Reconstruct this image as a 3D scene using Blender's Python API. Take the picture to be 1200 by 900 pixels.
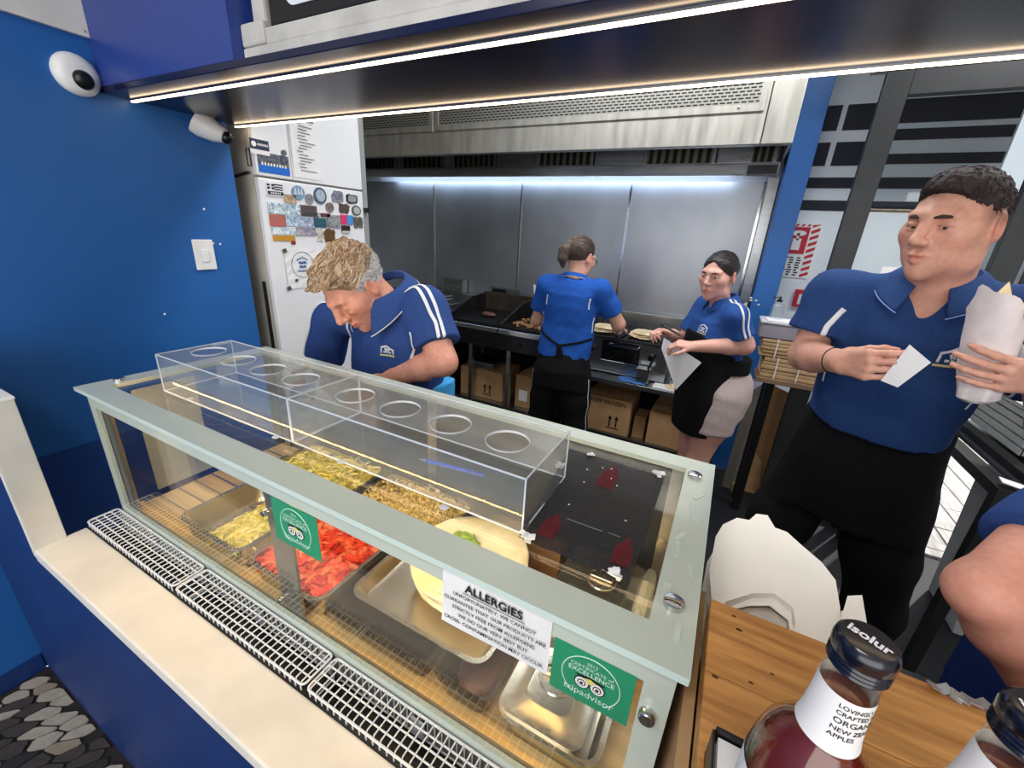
import bpy, bmesh, math, random
import numpy as np
from mathutils import Vector, Matrix, Euler
random.seed(7); np.random.seed(7)
for o in list(bpy.data.objects): bpy.data.objects.remove(o)
SC = bpy.context.scene
COL = SC.collection
# ------------------------------------------------------------------ camera
F_PX, YAW, PITCH, ROLL, CAM_Z = 485.66, math.radians(26.542), math.radians(20.059), math.radians(3.396), 1.64
_cy, _sy, _cp, _sp = math.cos(YAW), math.sin(YAW), math.cos(PITCH), math.sin(PITCH)
FW = np.array([-_sy*_cp, _cy*_cp, -_sp]); _r = np.array([_cy, _sy, 0.0]); _u = np.cross(_r, FW)
RT = math.cos(ROLL)*_r + math.sin(ROLL)*_u; UP = -math.sin(ROLL)*_r + math.cos(ROLL)*_u
CAM = np.array([0.0, 0.0, CAM_Z])
cd = bpy.data.cameras.new('camera'); cam = bpy.data.objects.new('camera', cd); COL.objects.link(cam)
cd.sensor_fit = 'HORIZONTAL'; cd.sensor_width = 36.0; cd.lens = 36.0*F_PX/1200.0; cd.clip_start = 0.02; cd.clip_end = 200
M = Matrix.Identity(4)
for i in range(3):
    M[i][0], M[i][1], M[i][2], M[i][3] = RT[i], UP[i], -FW[i], CAM[i]
cam.matrix_world = M
SC.camera = cam
def ray(x, y): return RT*(x-600.0) + UP*(450.0-y) + FW*F_PX
def PZ(x, y, z): d = ray(x, y); return CAM + d*((z-CAM_Z)/d[2])
def PY(x, y, Y): d = ray(x, y); return CAM + d*(Y/d[1])
def PX(x, y, X): d = ray(x, y); return CAM + d*(X/d[0])
def lin(c):
    return tuple(((v/12.92) if v <= .04045 else ((v+.055)/1.055)**2.4) for v in [k/255.0 for k in c])
# ------------------------------------------------------------------ world and light
w = bpy.data.worlds.new('world'); SC.world = w; w.use_nodes = True
bg = w.node_tree.nodes['Background']; bg.inputs[0].default_value = (.88, .94, 1.0, 1); bg.inputs[1].default_value = 1.0
sd = bpy.data.lights.new('sun', 'SUN'); sd.energy = 2.6; sd.angle = .02; sd.color = (1, .95, .88)
so = bpy.data.objects.new('sun', sd); COL.objects.link(so); so.rotation_euler = Euler((math.radians(38), 0, math.radians(150)))
def area(name, loc, target, sx, sy, power, col=(1, 1, 1)):
    l = bpy.data.lights.new(name, 'AREA'); l.shape = 'RECTANGLE'; l.size = sx; l.size_y = sy; l.energy = power; l.color = col
    o = bpy.data.objects.new(name, l); COL.objects.link(o); o.location = loc
    o.rotation_euler = (Vector(target)-Vector(loc)).to_track_quat('-Z', 'Y').to_euler(); return o
area('shopfront_daylight', (.6, -3.2, 1.9), (-.2, 1.0, 1.1), 5.0, 2.4, 95, (.99, .985, .97))
area('customer_ceiling_light', (-.6, -1.0, 3.1), (-.6, -.9, 0), 1.2, .6, 28, (1, .95, .88))
area('kitchen_ceiling_light', (-.6, 2.0, 3.1), (-.6, 2.0, 0), 2.0, .5, 42, (.95, .98, 1.0))
area('flag_wall_fill', (1.3, 1.9, 3.1), (1.2, 2.2, 0), .6, .6, 30, (.97, .98, 1.0))  # added fill lamp, brightens the flag wall and rims the young man
SC.view_settings.view_transform = 'Standard'; SC.view_settings.look = 'None'
SC.view_settings.exposure = 0.0; SC.view_settings.gamma = 1.0; SC.view_settings.use_curve_mapping = False

# ------------------------------------------------------------------ materials
MATS = {}
def mat(name, rgb, rough=.5, metal=0.0, var=.08, scale=14.0, bump=0.0, spec=.5, stretch=None, emit=0.0, alpha=None, rgb2=None, rvar=0.0, coat=0.0, sss=0.0):
    """Principled material with noise-driven colour, roughness and relief (object coordinates)."""
    if name in MATS: return MATS[name]
    m = bpy.data.materials.new(name); m.use_nodes = True; nt = m.node_tree; N = nt.nodes; L = nt.links
    b = N['Principled BSDF']; c = lin(rgb)
    tc = N.new('ShaderNodeTexCoord'); mp = N.new('ShaderNodeMapping'); nz = N.new('ShaderNodeTexNoise')
    nz.inputs['Scale'].default_value = scale; nz.inputs['Detail'].default_value = 5
    if stretch: mp.inputs['Scale'].default_value = stretch
    L.new(tc.outputs['Object'], mp.inputs['Vector']); L.new(mp.outputs['Vector'], nz.inputs['Vector'])
    rp = N.new('ShaderNodeValToRGB'); rp.color_ramp.elements[0].position = .3; rp.color_ramp.elements[1].position = .7
    c2 = lin(rgb2) if rgb2 else c
    rp.color_ramp.elements[0].color = (*[max(0, v*(1-var)) for v in c], 1)
    rp.color_ramp.elements[1].color = (*[min(1, v*(1+var)) for v in c2], 1)
    L.new(nz.outputs['Fac'], rp.inputs['Fac']); L.new(rp.outputs['Color'], b.inputs['Base Color'])
    b.inputs['Roughness'].default_value = rough; b.inputs['Metallic'].default_value = metal
    b.inputs['Specular IOR Level'].default_value = spec
    if coat: b.inputs['Coat Weight'].default_value = coat; b.inputs['Coat Roughness'].default_value = .08
    if sss: b.inputs['Subsurface Weight'].default_value = sss; b.inputs['Subsurface Radius'].default_value = (.012, .005, .003); b.inputs['Subsurface Scale'].default_value = 1.0
    if rvar:
        mr = N.new('ShaderNodeMapRange'); mr.inputs['To Min'].default_value = max(.02, rough-rvar); mr.inputs['To Max'].default_value = min(1, rough+rvar)
        L.new(nz.outputs['Fac'], mr.inputs['Value']); L.new(mr.outputs['Result'], b.inputs['Roughness'])
    if bump:
        bp = N.new('ShaderNodeBump'); bp.inputs['Strength'].default_value = bump; bp.inputs['Distance'].default_value = .004
        L.new(nz.outputs['Fac'], bp.inputs['Height']); L.new(bp.outputs['Normal'], b.inputs['Normal'])
    if emit:
        L.new(rp.outputs['Color'], b.inputs['Emission Color']); b.inputs['Emission Strength'].default_value = emit
    if alpha is not None: b.inputs['Alpha'].default_value = alpha
    MATS[name] = m; return m
def glass(name, tint=(1, 1, 1), refl=.04, rough=.02, haze=0.0, hazecol=(.8, .85, .85), fres=1.45):
    """thin sheet: transparent with a Fresnel reflection and an optional milky haze"""
    if name in MATS: return MATS[name]
    m = bpy.data.materials.new(name); m.use_nodes = True; nt = m.node_tree; N = nt.nodes; L = nt.links
    N.remove(N['Principled BSDF']); out = N['Material Output']
    tr = N.new('ShaderNodeBsdfTransparent'); tr.inputs[0].default_value = (*tint, 1)
    gl = N.new('ShaderNodeBsdfGlossy'); gl.inputs['Roughness'].default_value = rough
    fr = N.new('ShaderNodeFresnel')
    ge = N.new('ShaderNodeNewGeometry'); mi = N.new('ShaderNodeMapRange'); mi.inputs['To Min'].default_value = fres; mi.inputs['To Max'].default_value = 1.0/fres
    L.new(ge.outputs['Backfacing'], mi.inputs['Value']); L.new(mi.outputs['Result'], fr.inputs['IOR'])   # same reflectance from both sides of the sheet
    mx = N.new('ShaderNodeMixShader'); L.new(fr.outputs[0], mx.inputs[0])
    L.new(gl.outputs[0], mx.inputs[2]); last = tr
    if haze:
        df = N.new('ShaderNodeBsdfDiffuse'); df.inputs[0].default_value = (*hazecol, 1)
        nz = N.new('ShaderNodeTexNoise'); nz.inputs['Scale'].default_value = 9; nz.inputs['Detail'].default_value = 6
        tc = N.new('ShaderNodeTexCoord'); L.new(tc.outputs['Object'], nz.inputs['Vector'])
        mr = N.new('ShaderNodeMapRange'); mr.inputs['To Min'].default_value = haze*.5; mr.inputs['To Max'].default_value = haze*1.5
        L.new(nz.outputs['Fac'], mr.inputs['Value'])
        m2 = N.new('ShaderNodeMixShader'); L.new(mr.outputs[0], m2.inputs[0]); L.new(tr.outputs[0], m2.inputs[1]); L.new(df.outputs[0], m2.inputs[2]); last = m2
    L.new(last.outputs[0], mx.inputs[1]); L.new(mx.outputs[0], out.inputs['Surface'])
    MATS[name] = m; return m
def emis(name, rgb, strength):
    if name in MATS: return MATS[name]
    m = mat(name, rgb, .4, emit=strength, var=0); return m

BLUE = mat('blue_wall_paint', (32, 96, 168), .42, var=.05, scale=3, bump=.03)
FASC = mat('blue_fascia_paint', (38, 62, 138), .35, var=.04, scale=3)
NAVY = mat('navy_laminate', (13, 19, 54), .24, var=.06, scale=2)
CBLUE = mat('shaded_counter_blue', (15, 48, 106), .5, var=.1, scale=5)  # blue darkened so the base colour carries the shading on the counter front
WHITE = mat('white_gloss', (236, 236, 234), .35, var=.03, scale=6)
LEDGE = mat('ledge_white', (232, 226, 214), .4, var=.07, scale=9, bump=.05)
PLAST = mat('plaster_white', (214, 212, 206), .8, var=.08, scale=7, bump=.15)
CONC = mat('weathered_white_timber', (196, 193, 188), .8, var=.16, scale=12, bump=.3)
BLACK = mat('black_plastic', (12, 12, 14), .35, var=.2)
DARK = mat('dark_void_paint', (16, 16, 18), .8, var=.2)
STEEL = mat('brushed_steel', (176, 178, 180), .30, 1.0, var=.12, scale=5, stretch=(1, 1, 9), rvar=.08)
SPLASH = mat('splashback_steel', (186, 190, 197), .42, 1.0, var=.16, scale=2.0, stretch=(1.2, 1, .8), rvar=.05)
HOODM = mat('hood_steel', (206, 202, 192), .46, .85, var=.14, scale=4, stretch=(6, 1, 1), rvar=.08)
CHROME = mat('polished_steel', (205, 205, 205), .16, 1.0, var=.05)
DSTEEL = mat('dark_greasy_steel', (70, 70, 72), .42, .9, var=.35, scale=7, bump=.1)
IRON = mat('griddle_iron', (22, 21, 20), .45, .5, var=.5, scale=18, bump=.2)
FROST = mat('frosted_glass_border', (200, 209, 196), .25, var=.05, scale=4, coat=.5)
FROSTL = mat('frosted_glass_edge', (206, 222, 214), .2, var=.03)
GLASS = glass('clear_glass', (.97, .985, .98), fres=1.35)
ACRYL = glass('clear_acrylic', (.965, .97, .97), haze=.13, fres=1.42)
ACEDGE = mat('acrylic_edge', (205, 214, 226), .2, var=.05)
CARD = mat('brown_cardboard', (176, 138, 96), .85, var=.12, scale=10, bump=.1)
CARDD = mat('brown_cardboard_flap', (150, 112, 74), .85, var=.15, scale=10)
INK = mat('black_ink', (14, 14, 16), .7, var=0)
WOOD = None
PAPER = mat('white_paper', (238, 236, 236), .8, var=.03, scale=20)
GREEN = mat('sticker_green', (32, 146, 104), .5, var=.05)
STKW = mat('sticker_print', (216, 240, 226), .6, var=0)
def woodmat(name, a, b_, scale=3, stretch=(1, 14, 14)):
    m = mat(name, a, .38, var=.1, scale=scale, stretch=stretch, rgb2=b_, bump=.06, rvar=.08); return m
WOOD = woodmat('oiled_oak', (164, 106, 52), (216, 156, 88), 6, (1.2, 11, 11))
WOODS = woodmat('oak_side', (150, 96, 48), (190, 132, 74), 6, (8, 1.2, 8))
DECK = woodmat('grey_deck_timber', (196, 190, 184), (232, 228, 224), 5, (10, 1, 4))

# ------------------------------------------------------------------ mesh helpers
ORG = {}
def props(o, label=None, cat=None, group=None, kind=None):
    if label: o['label'] = label
    if cat: o['category'] = cat
    if group: o['group'] = group
    if kind: o['kind'] = kind
    return o
def thing(name, loc, label, cat, group=None):
    o = bpy.data.objects.new(name, None); COL.objects.link(o); o.location = loc; o.empty_display_size = .05
    ORG[o.name] = np.array(loc, float); return props(o, label, cat, group)
def link_mesh(name, me, m, parent, loc=None):
    o = bpy.data.objects.new(name, me); COL.objects.link(o)
    if isinstance(m, (list, tuple)):
        for k in m: me.materials.append(k)
    elif m is not None and len(me.materials) == 0: me.materials.append(m)
    if parent is not None:
        o.parent = parent; ORG[o.name] = ORG[parent.name]
    else:
        o.location = loc; ORG[o.name] = np.array(loc, float)
    return o
class MB:
    def __init__(s): s.v = []; s.f = []; s.mi = []
    def add(s, vs, fs, mi=0):
        n = len(s.v); s.v += [tuple(map(float, p)) for p in vs]; s.f += [tuple(i+n for i in f) for f in fs]; s.mi += [mi]*len(fs); return s
    def box(s, x0, x1, y0, y1, z0, z1, mi=0):
        vs = [(x, y, z) for z in (z0, z1) for y in (y0, y1) for x in (x0, x1)]
        return s.add(vs, [(0, 2, 3, 1), (4, 5, 7, 6), (0, 1, 5, 4), (2, 6, 7, 3), (0, 4, 6, 2), (1, 3, 7, 5)], mi)
    def obox(s, c, size, R=None, mi=0):
        h = np.array(size)/2.0; vs = []
        for z in (-1, 1):
            for y in (-1, 1):
                for x in (-1, 1):
                    p = h*np.array([x, y, z]); p = (np.array(R) @ p if R is not None else p) + np.array(c); vs.append(p)
        return s.add(vs, [(0, 2, 3, 1), (4, 5, 7, 6), (0, 1, 5, 4), (2, 6, 7, 3), (0, 4, 6, 2), (1, 3, 7, 5)], mi)
    def quad(s, a, b, c, d, mi=0): return s.add([a, b, c, d], [(0, 1, 2, 3)], mi)
    def prism(s, pts, ext, mi=0):
        """polygon (3d points) extruded by vector ext"""
        n = len(pts); e = np.array(ext, float); vs = [np.array(p, float) for p in pts]; vs = vs + [p+e for p in vs]
        fs = [tuple(range(n-1, -1, -1)), tuple(range(n, 2*n))] + [(i, (i+1) % n, n+(i+1) % n, n+i) for i in range(n)]
        return s.add(vs, fs, mi)
    def tube(s, path, r, n=8, closed=False, cap=True, mi=0):
        P = [np.array(p, float) for p in path]; m = len(P); rs = r if hasattr(r, '__len__') else [r]*m
        rings = []; prev = None
        for i in range(m):
            if closed: t = P[(i+1) % m]-P[i-1]
            else: t = P[min(i+1, m-1)]-P[max(i-1, 0)]
            t = t/(np.linalg.norm(t)+1e-12)
            if prev is None:
                a = np.array([0, 0, 1.0]) if abs(t[2]) < .9 else np.array([1.0, 0, 0]); nrm = np.cross(t, a)
            else: nrm = prev - t*(prev @ t)
            nrm /= np.linalg.norm(nrm)+1e-12; prev = nrm; bn = np.cross(t, nrm)
            rings.append([P[i]+rs[i]*(math.cos(2*math.pi*k/n)*nrm+math.sin(2*math.pi*k/n)*bn) for k in range(n)])
        vs = [p for R in rings for p in R]; fs = []
        for i in range(m if closed else m-1):
            j = (i+1) % m
            for k in range(n): fs.append((i*n+k, i*n+(k+1) % n, j*n+(k+1) % n, j*n+k))
        if cap and not closed: fs += [tuple(range(n-1, -1, -1)), tuple((m-1)*n+k for k in range(n))]
        return s.add(vs, fs, mi)
    def cyl(s, a, b, r, n=16, r1=None, mi=0): return s.tube([a, b], [r, r if r1 is None else r1], n, mi=mi)
    def lathe(s, c, prof, n=28, mi=0, R=None, cap=True):
        """profile (radius, height) around local z at c"""
        c = np.array(c, float); vs = []; m = len(prof)
        for (r, z) in prof:
            for k in range(n):
                p = np.array([r*math.cos(2*math.pi*k/n), r*math.sin(2*math.pi*k/n), z]); vs.append((np.array(R) @ p if R is not None else p)+c)
        fs = [(i*n+k, i*n+(k+1) % n, (i+1)*n+(k+1) % n, (i+1)*n+k) for i in range(m-1) for k in range(n)]
        if cap: fs += [tuple(range(n-1, -1, -1)), tuple((m-1)*n+k for k in range(n))]
        return s.add(vs, fs, mi)
    def ball(s, c, r, n=12, sc=(1, 1, 1), R=None, mi=0):
        prof = [(math.sin(math.pi*i/n)*1.0, -math.cos(math.pi*i/n)) for i in range(n+1)]
        c = np.array(c, float); vs = []; k2 = n*2
        for (a, z) in prof:
            for k in range(k2):
                p = np.array([a*math.cos(2*math.pi*k/k2), a*math.sin(2*math.pi*k/k2), z])*r*np.array(sc)
                vs.append((np.array(R) @ p if R is not None else p)+c)
        fs = [(i*k2+k, i*k2+(k+1) % k2, (i+1)*k2+(k+1) % k2, (i+1)*k2+k) for i in range(n) for k in range(k2)]
        return s.add(vs, fs, mi)
    def build(s, name, m, parent=None, smooth=False, bevel=0.0, seg=2, loc=None):
        V = np.array(s.v)
        if parent is not None: off = ORG[parent.name]
        else:
            if loc is None: lo = V.min(0); hi = V.max(0); loc = ((lo[0]+hi[0])/2, (lo[1]+hi[1])/2, lo[2])
            off = np.array(loc, float)
        me = bpy.data.meshes.new(name); me.from_pydata([tuple(p) for p in (V-off)], [], s.f)
        if len(set(s.mi)) > 1: me.polygons.foreach_set('material_index', s.mi)
        bm = bmesh.new(); bm.from_mesh(me); bmesh.ops.remove_doubles(bm, verts=bm.verts, dist=1e-6); bmesh.ops.recalc_face_normals(bm, faces=bm.faces); bm.to_mesh(me); bm.free()
        if smooth: me.polygons.foreach_set('use_smooth', [True]*len(me.polygons)); me.set_sharp_from_angle(angle=math.radians(42))
        o = link_mesh(name, me, m, parent, loc)
        if bevel:
            b = o.modifiers.new('bevel', 'BEVEL'); b.width = bevel; b.segments = seg; b.limit_method = 'ANGLE'; b.angle_limit = math.radians(40)
        return o
def B(x0, x1, y0, y1, z0, z1): return MB().box(x0, x1, y0, y1, z0, z1)
def struct(name, mb, m, bevel=0.0): return props(mb.build(name, m, bevel=bevel), kind='structure')
def copy_part(src, parent, delta):
    c = src.copy(); COL.objects.link(c); c.parent = parent; c.location = Vector(src.location)+Vector(delta); return c
_tcache = {}
def text_verts(s, size=1.0, align='CENTER', bold=0.0, spacing=1.0, res=3):
    """flat text as (verts Nx2, faces), laid out around the origin"""
    cu = bpy.data.curves.new('t', 'FONT'); cu.body = s; cu.size = size; cu.align_x = align; cu.align_y = 'CENTER'; cu.offset = bold; cu.space_character = spacing; cu.resolution_u = res
    ob = bpy.data.objects.new('t', cu); COL.objects.link(ob)
    dg = bpy.context.evaluated_depsgraph_get(); me = bpy.data.meshes.new_from_object(ob.evaluated_get(dg))
    vs = np.array([v.co[:2] for v in me.vertices]).reshape(-1, 2); fs = [tuple(p.vertices) for p in me.polygons]
    bpy.data.objects.remove(ob); bpy.data.curves.remove(cu); bpy.data.meshes.remove(me)
    return vs, fs
def text(mb, s, fn, size, **k):
    vs, fs = text_verts(s, size, **k)
    mi = k.get('mi', 0)
    if len(vs): mb.add([fn(a, b) for a, b in vs], fs)
    return mb
def rot(axis, a): return np.array(Matrix.Rotation(a, 3, axis))
def rrect(w_, h_, r, n=5):
    pts = []
    for (cx, cy, a0) in ((w_/2-r, h_/2-r, 0), (-w_/2+r, h_/2-r, 90), (-w_/2+r, -h_/2+r, 180), (w_/2-r, -h_/2+r, 270)):
        for i in range(n+1):
            a = math.radians(a0+90*i/n); pts.append((cx+r*math.cos(a), cy+r*math.sin(a)))
    return pts
# ================================================================== THE SETTING
CEIL = 3.2
fl = struct('floor', B(-2.0, 2.6, -3.5, .86, -.05, -.004), mat('dark_grout', (38, 33, 31), .8, var=.2, scale=30, bump=.2))
kf = struct('floor', B(-4.2, 3.2, .86, 3.06, -.05, 0), mat('black_rubber_floor', (22, 23, 27), .55, var=.2, scale=20, bump=.1))
kf2 = struct('floor', B(-4.2, 1.2, 3.06, 3.66, -.05, 0), MATS['black_rubber_floor'])
# crazy-paving stones of the customer floor, one piece each
STONES = [mat('stone_pale', (168, 160, 146), .6, var=.12, scale=40, bump=.15), mat('stone_sand', (146, 134, 116), .6, var=.12, scale=40, bump=.15), mat('stone_dark', (66, 60, 56), .6, var=.2, scale=40, bump=.15), mat('stone_charcoal', (46, 42, 40), .6, var=.2, scale=40, bump=.15)]
def clip(poly, p, n):
    out = []
    for i in range(len(poly)):
        a, b = poly[i], poly[(i+1) % len(poly)]; da, db = (a-p) @ n, (b-p) @ n
        if da <= 0: out.append(a)
        if da*db < 0: out.append(a+(b-a)*(da/(da-db)))
    return out
def stones():
    rng = random.Random(4); ang = math.radians(52); R2 = np.array([[math.cos(ang), -math.sin(ang)], [math.sin(ang), math.cos(ang)]]); st = np.array([2.1, 1.0])
    seeds = []
    c0 = np.array([-1.72, -.02])
    for i in range(-9, 10):
        for j in range(-13, 14):
            q = np.array([i*.042+(.021 if j % 2 else 0)+rng.uniform(-.011, .011), j*.036+rng.uniform(-.010, .010)]); seeds.append(q)
    S_ = np.array(seeds); k = 0
    for i, q in enumerate(S_):
        world = R2 @ (q*st)+c0
        if not (-1.985 < world[0] < -1.25 and -.35 < world[1] < .19): continue
        poly = [q+np.array(d)*.09 for d in ((-1, -1), (1, -1), (1, 1), (-1, 1))]
        for j in np.argsort(((S_-q)**2).sum(1))[1:14]:
            m_ = (S_[j]+q)/2; n_ = S_[j]-q; n_ = n_/np.linalg.norm(n_); poly = clip(poly, m_-n_*.0019, n_)
            if len(poly) < 3: break
        if len(poly) < 3: continue
        cen = sum(poly)/len(poly); sub = []
        for a in range(len(poly)):     # irregular, slightly rounded outline
            A_, Bp = poly[a], poly[(a+1) % len(poly)]
            for t in (.16, .5, .84): pt = A_+(Bp-A_)*t; sub.append(pt+(pt-cen)*rng.uniform(-.07, .0))
        W = [R2 @ (p*st)+c0 for p in sub]
        W = [np.array([max(-1.992, p[0]), min(.197, p[1])]) for p in W]
        h = rng.uniform(.001, .0035)
        MB().prism([(p[0], p[1], -.02) for p in W], (0, 0, .02+h)).build('stone', STONES[rng.choice([0, 0, 1, 2, 2, 3])], fl)
        k += 1
stones()
struct('ceiling', B(-4.2, 3.2, -3.5, 3.66, CEIL, CEIL+.05), PLAST)
struct('wall_left', B(-2.08, -2.0, -3.5, 1.2, 0, CEIL), BLUE)
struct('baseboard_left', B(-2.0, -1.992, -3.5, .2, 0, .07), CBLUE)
tr = struct('trim_1', B(-2.0, -1.985, -.6, .806, 2.15, CEIL), PLAST)
MB().ball((-1.984, .79, 2.165), .003, 6).build('screw', STEEL, tr)
struct('wall_kitchen_left', B(-4.28, -4.2, 1.12, 3.66, 0, CEIL), PLAST)
struct('wall_kitchen_end', B(-4.2, -2.08, 1.12, 1.2, 0, CEIL), PLAST)
struct('wall_back', B(-4.2, 1.22, 3.62, 3.70, 0, CEIL), mat('back_wall_white', (232, 236, 240), .7, var=.03, scale=3))
struct('wall_right', B(3.2, 3.28, -3.5, 3.06, 0, CEIL), PLAST)
# wall over the servery and the blue end panel of the bulkhead
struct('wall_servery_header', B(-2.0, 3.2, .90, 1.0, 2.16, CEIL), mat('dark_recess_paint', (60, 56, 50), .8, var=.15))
struct('trim_2', B(-2.0, -1.257, .80, 1.0, 2.018, CEIL), FASC)
sill = struct('trim_3', B(-1.257, 3.1, .83, .9, 2.018, 2.051), CONC, .003)
MB().box(-1.257, 3.1, .835, .9, 2.052, 2.088).build('sill_board', CONC, sill, bevel=.004)
MB().box(-1.257, -1.165, .828, .9, 2.052, 2.103).build('sill_block', CONC, sill, bevel=.006)
MB().box(-1.235, -1.185, .85, .9, 2.103, 2.3).build('frame_stub', CONC, sill, bevel=.008)
# bulkhead slab with its two light lines
bk = struct('trim_4', B(-2.0, 3.1, .80, 1.265, 2.0, 2.018), NAVY, .002)
LED = emis('led_strip_light', (255, 224, 184), 8.0)
for (n_, y0) in (('front', .871), ('rear', 1.232)):
    x0 = -1.98 if n_ == 'front' else -1.995
    t = thing('led_strip', (0.5, y0+.006, 1.988), 'long warm white light strip along the %s edge of the navy bulkhead' % ('customer-side' if n_ == 'front' else 'kitchen-side'), 'light', 'bulkhead light strips')
    MB().box(x0, 3.0, y0-.0005, y0+.0105, 1.9955, 2.0).build('channel', STEEL, t)
    MB().box(x0, 3.0, y0, y0+.010, 1.9915, 1.9955).build('diffuser', LED, t)
# black framed light box above the servery
t = thing('menu_lightbox', (-.2, .87, 2.0885), 'black framed menu panel with a rounded white face above the bulkhead', 'sign')
MB().box(-1.16, 1.2, .845, .885, 2.0885, 2.75).build('frame', BLACK, t, bevel=.006)
pts = rrect(2.22, .58, .03, 6); MB().prism([(0.02+p[0], .8445, 2.41+p[1]) for p in pts], (0, -.003, 0)).build('face', mat('menu_face', (226, 232, 240), .4, var=.02), t)
# column
col = thing('blue_column', (.205, 3.28, 0), 'tall blue painted column between the hood and the flag wall', 'column')
MB().box(.14, .272, 3.22, 3.6, 0, CEIL).build('shaft', BLUE, col, bevel=.004)
MB().box(.12, .30, 3.19, 3.22, 0, .05).build('kick_plate', STEEL, col)
for (a, b_) in ((880, 352), (886, 352), (874, 356), (889, 357), (868, 388), (880, 349), (851, 500)):
    p = PY(a, b_, 3.2195); MB().ball(p, .009, 6, (1, .08, random.uniform(.5, 1.2))).build('paint_chip', PLAST, col)
# ------------------------------------------------------------------ splashback and hood
XS = [-4.15, -2.785, -1.815, -.854, .06]
for i in range(4):
    tag = ('behind the white fridge cabinet', 'behind the griddle', 'behind the cook with the ponytail', 'beside the blue column')[i]
    t = MB().box(XS[i]+.003, XS[i+1]-.003, 3.606, 3.618, .7, 2.064).build('splashback_panel', SPLASH)
    props(t, 'brushed steel splashback sheet '+tag, 'splashback', 'splashback panels')
for i in (1, 2, 3, 4):
    n_ = ('left of the griddle', 'left of the cook', 'right of the cook', 'next to the blue column')[i-1]
    props(MB().box(XS[i]-.008, XS[i]+.008, 3.600, 3.606, .7, 2.064).build('joint_strip', CHROME), 'thin bright steel joint strip of the splashback '+('left of the griddle', 'behind the griddle', 'beside the cook with the ponytail', 'next to the blue column')[i-1], 'strip', 'splashback joint strips')
props(B(.07, .136, 3.45, 3.618, .7, 2.08).build('corner_flashing', STEEL, bevel=.003), 'steel corner flashing between splashback and blue column', 'flashing')
hd = thing('extraction_hood', (-1.4, 3.2, 2.06), 'wide stainless steel extraction canopy over the cooking line', 'hood')
MB().box(-4.1, .124, 2.8, 2.815, 2.15, 2.62).build('front_fascia', HOODM, hd, bevel=.003)
MB().box(.112, .124, 2.815, 3.6, 2.15, 2.62).build('end_panel', HOODM, hd)
MB().box(-4.1, .124, 2.8, 3.6, 2.62, 2.64).build('top', HOODM, hd)
MB().box(-4.1, .112, 2.815, 2.86, 2.15, 2.163).build('lip', STEEL, hd)
MB().box(-4.1, .112, 3.29, 3.31, 2.232, 2.62).build('plenum_face', DSTEEL, hd)
MB().box(-4.1, .112, 3.29, 3.606, 2.125, 2.138).build('gutter', STEEL, hd)
MB().box(-4.1, .112, 3.26, 3.29, 2.062, 2.128).build('gutter_lip', STEEL, hd, bevel=.003)
MB().box(-.062, .1, 3.2, 3.28, 2.06, 2.11).build('drip_end', DSTEEL, hd)
FILT = mat('baffle_filter', (120, 116, 98), .4, .8, var=.5, scale=40, stretch=(12, 1, .2))
for (a, b_) in ((430, 463), (473, 518), (532, 580), (632, 693), (758, 834), (880, 905)):
    x0 = PY(a, 190, 3.3)[0]; x1 = PY(b_, 190, 3.3)[0]
    f = MB().box(x0, x1, 3.296, 3.306, 2.138, 2.232).build('filter', FILT, hd)
    for xx in (x0-.02, x1): MB().box(xx, xx+.02, 3.28, 3.296, 2.138, 2.232).build('filter_frame', STEEL, f)
    n_ = max(3, int((x1-x0)/.05)); sl = MB()
    for k in range(n_): xx = x0+(k+.5)*(x1-x0)/n_; sl.box(xx-.012, xx+.012, 3.286, 3.296, 2.14, 2.23)
    o_ = sl.build('baffle', IRON, f)
for (a, b_) in ((584, 628), (698, 754), (840, 876)): MB().box(PY(a, 190, 3.3)[0], PY(b_, 190, 3.3)[0], 3.284, 3.29, 2.138, 2.232).build('blank_plate', STEEL, hd)
# perforated grilles (brick pattern of slots)
pm = bpy.data.materials.new('perforated_steel'); pm.use_nodes = True; N = pm.node_tree.nodes; L = pm.node_tree.links
br = N.new('ShaderNodeTexBrick'); br.offset = .5; br.inputs['Color1'].default_value = (.01, .01, .01, 1); br.inputs['Color2'].default_value = (.015, .015, .012, 1); br.inputs['Mortar'].default_value = (.55, .53, .48, 1)
br.inputs['Scale'].default_value = 1.0; br.inputs['Brick Width'].default_value = .034; br.inputs['Row Height'].default_value = .0155; br.inputs['Mortar Size'].default_value = .0042; br.inputs['Mortar Smooth'].default_value = 0
tc = N.new('ShaderNodeTexCoord'); sx = N.new('ShaderNodeSeparateXYZ'); cx = N.new('ShaderNodeCombineXYZ'); L.new(tc.outputs['Object'], sx.inputs[0]); L.new(sx.outputs[0], cx.inputs[0]); L.new(sx.outputs[2], cx.inputs[1]); L.new(cx.outputs[0], br.inputs['Vector'])
pb = N['Principled BSDF']; L.new(br.outputs['Color'], pb.inputs['Base Color']); pb.inputs['Roughness'].default_value = .4
inv = N.new('ShaderNodeMath'); inv.operation = 'SUBTRACT'; inv.inputs[0].default_value = 1.0; L.new(br.outputs['Fac'], inv.inputs[1])
mt = N.new('ShaderNodeMath'); mt.operation = 'MULTIPLY'; mt.inputs[1].default_value = .8; L.new(br.outputs['Fac'], mt.inputs[0]); L.new(mt.outputs[0], pb.inputs['Metallic'])
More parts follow.
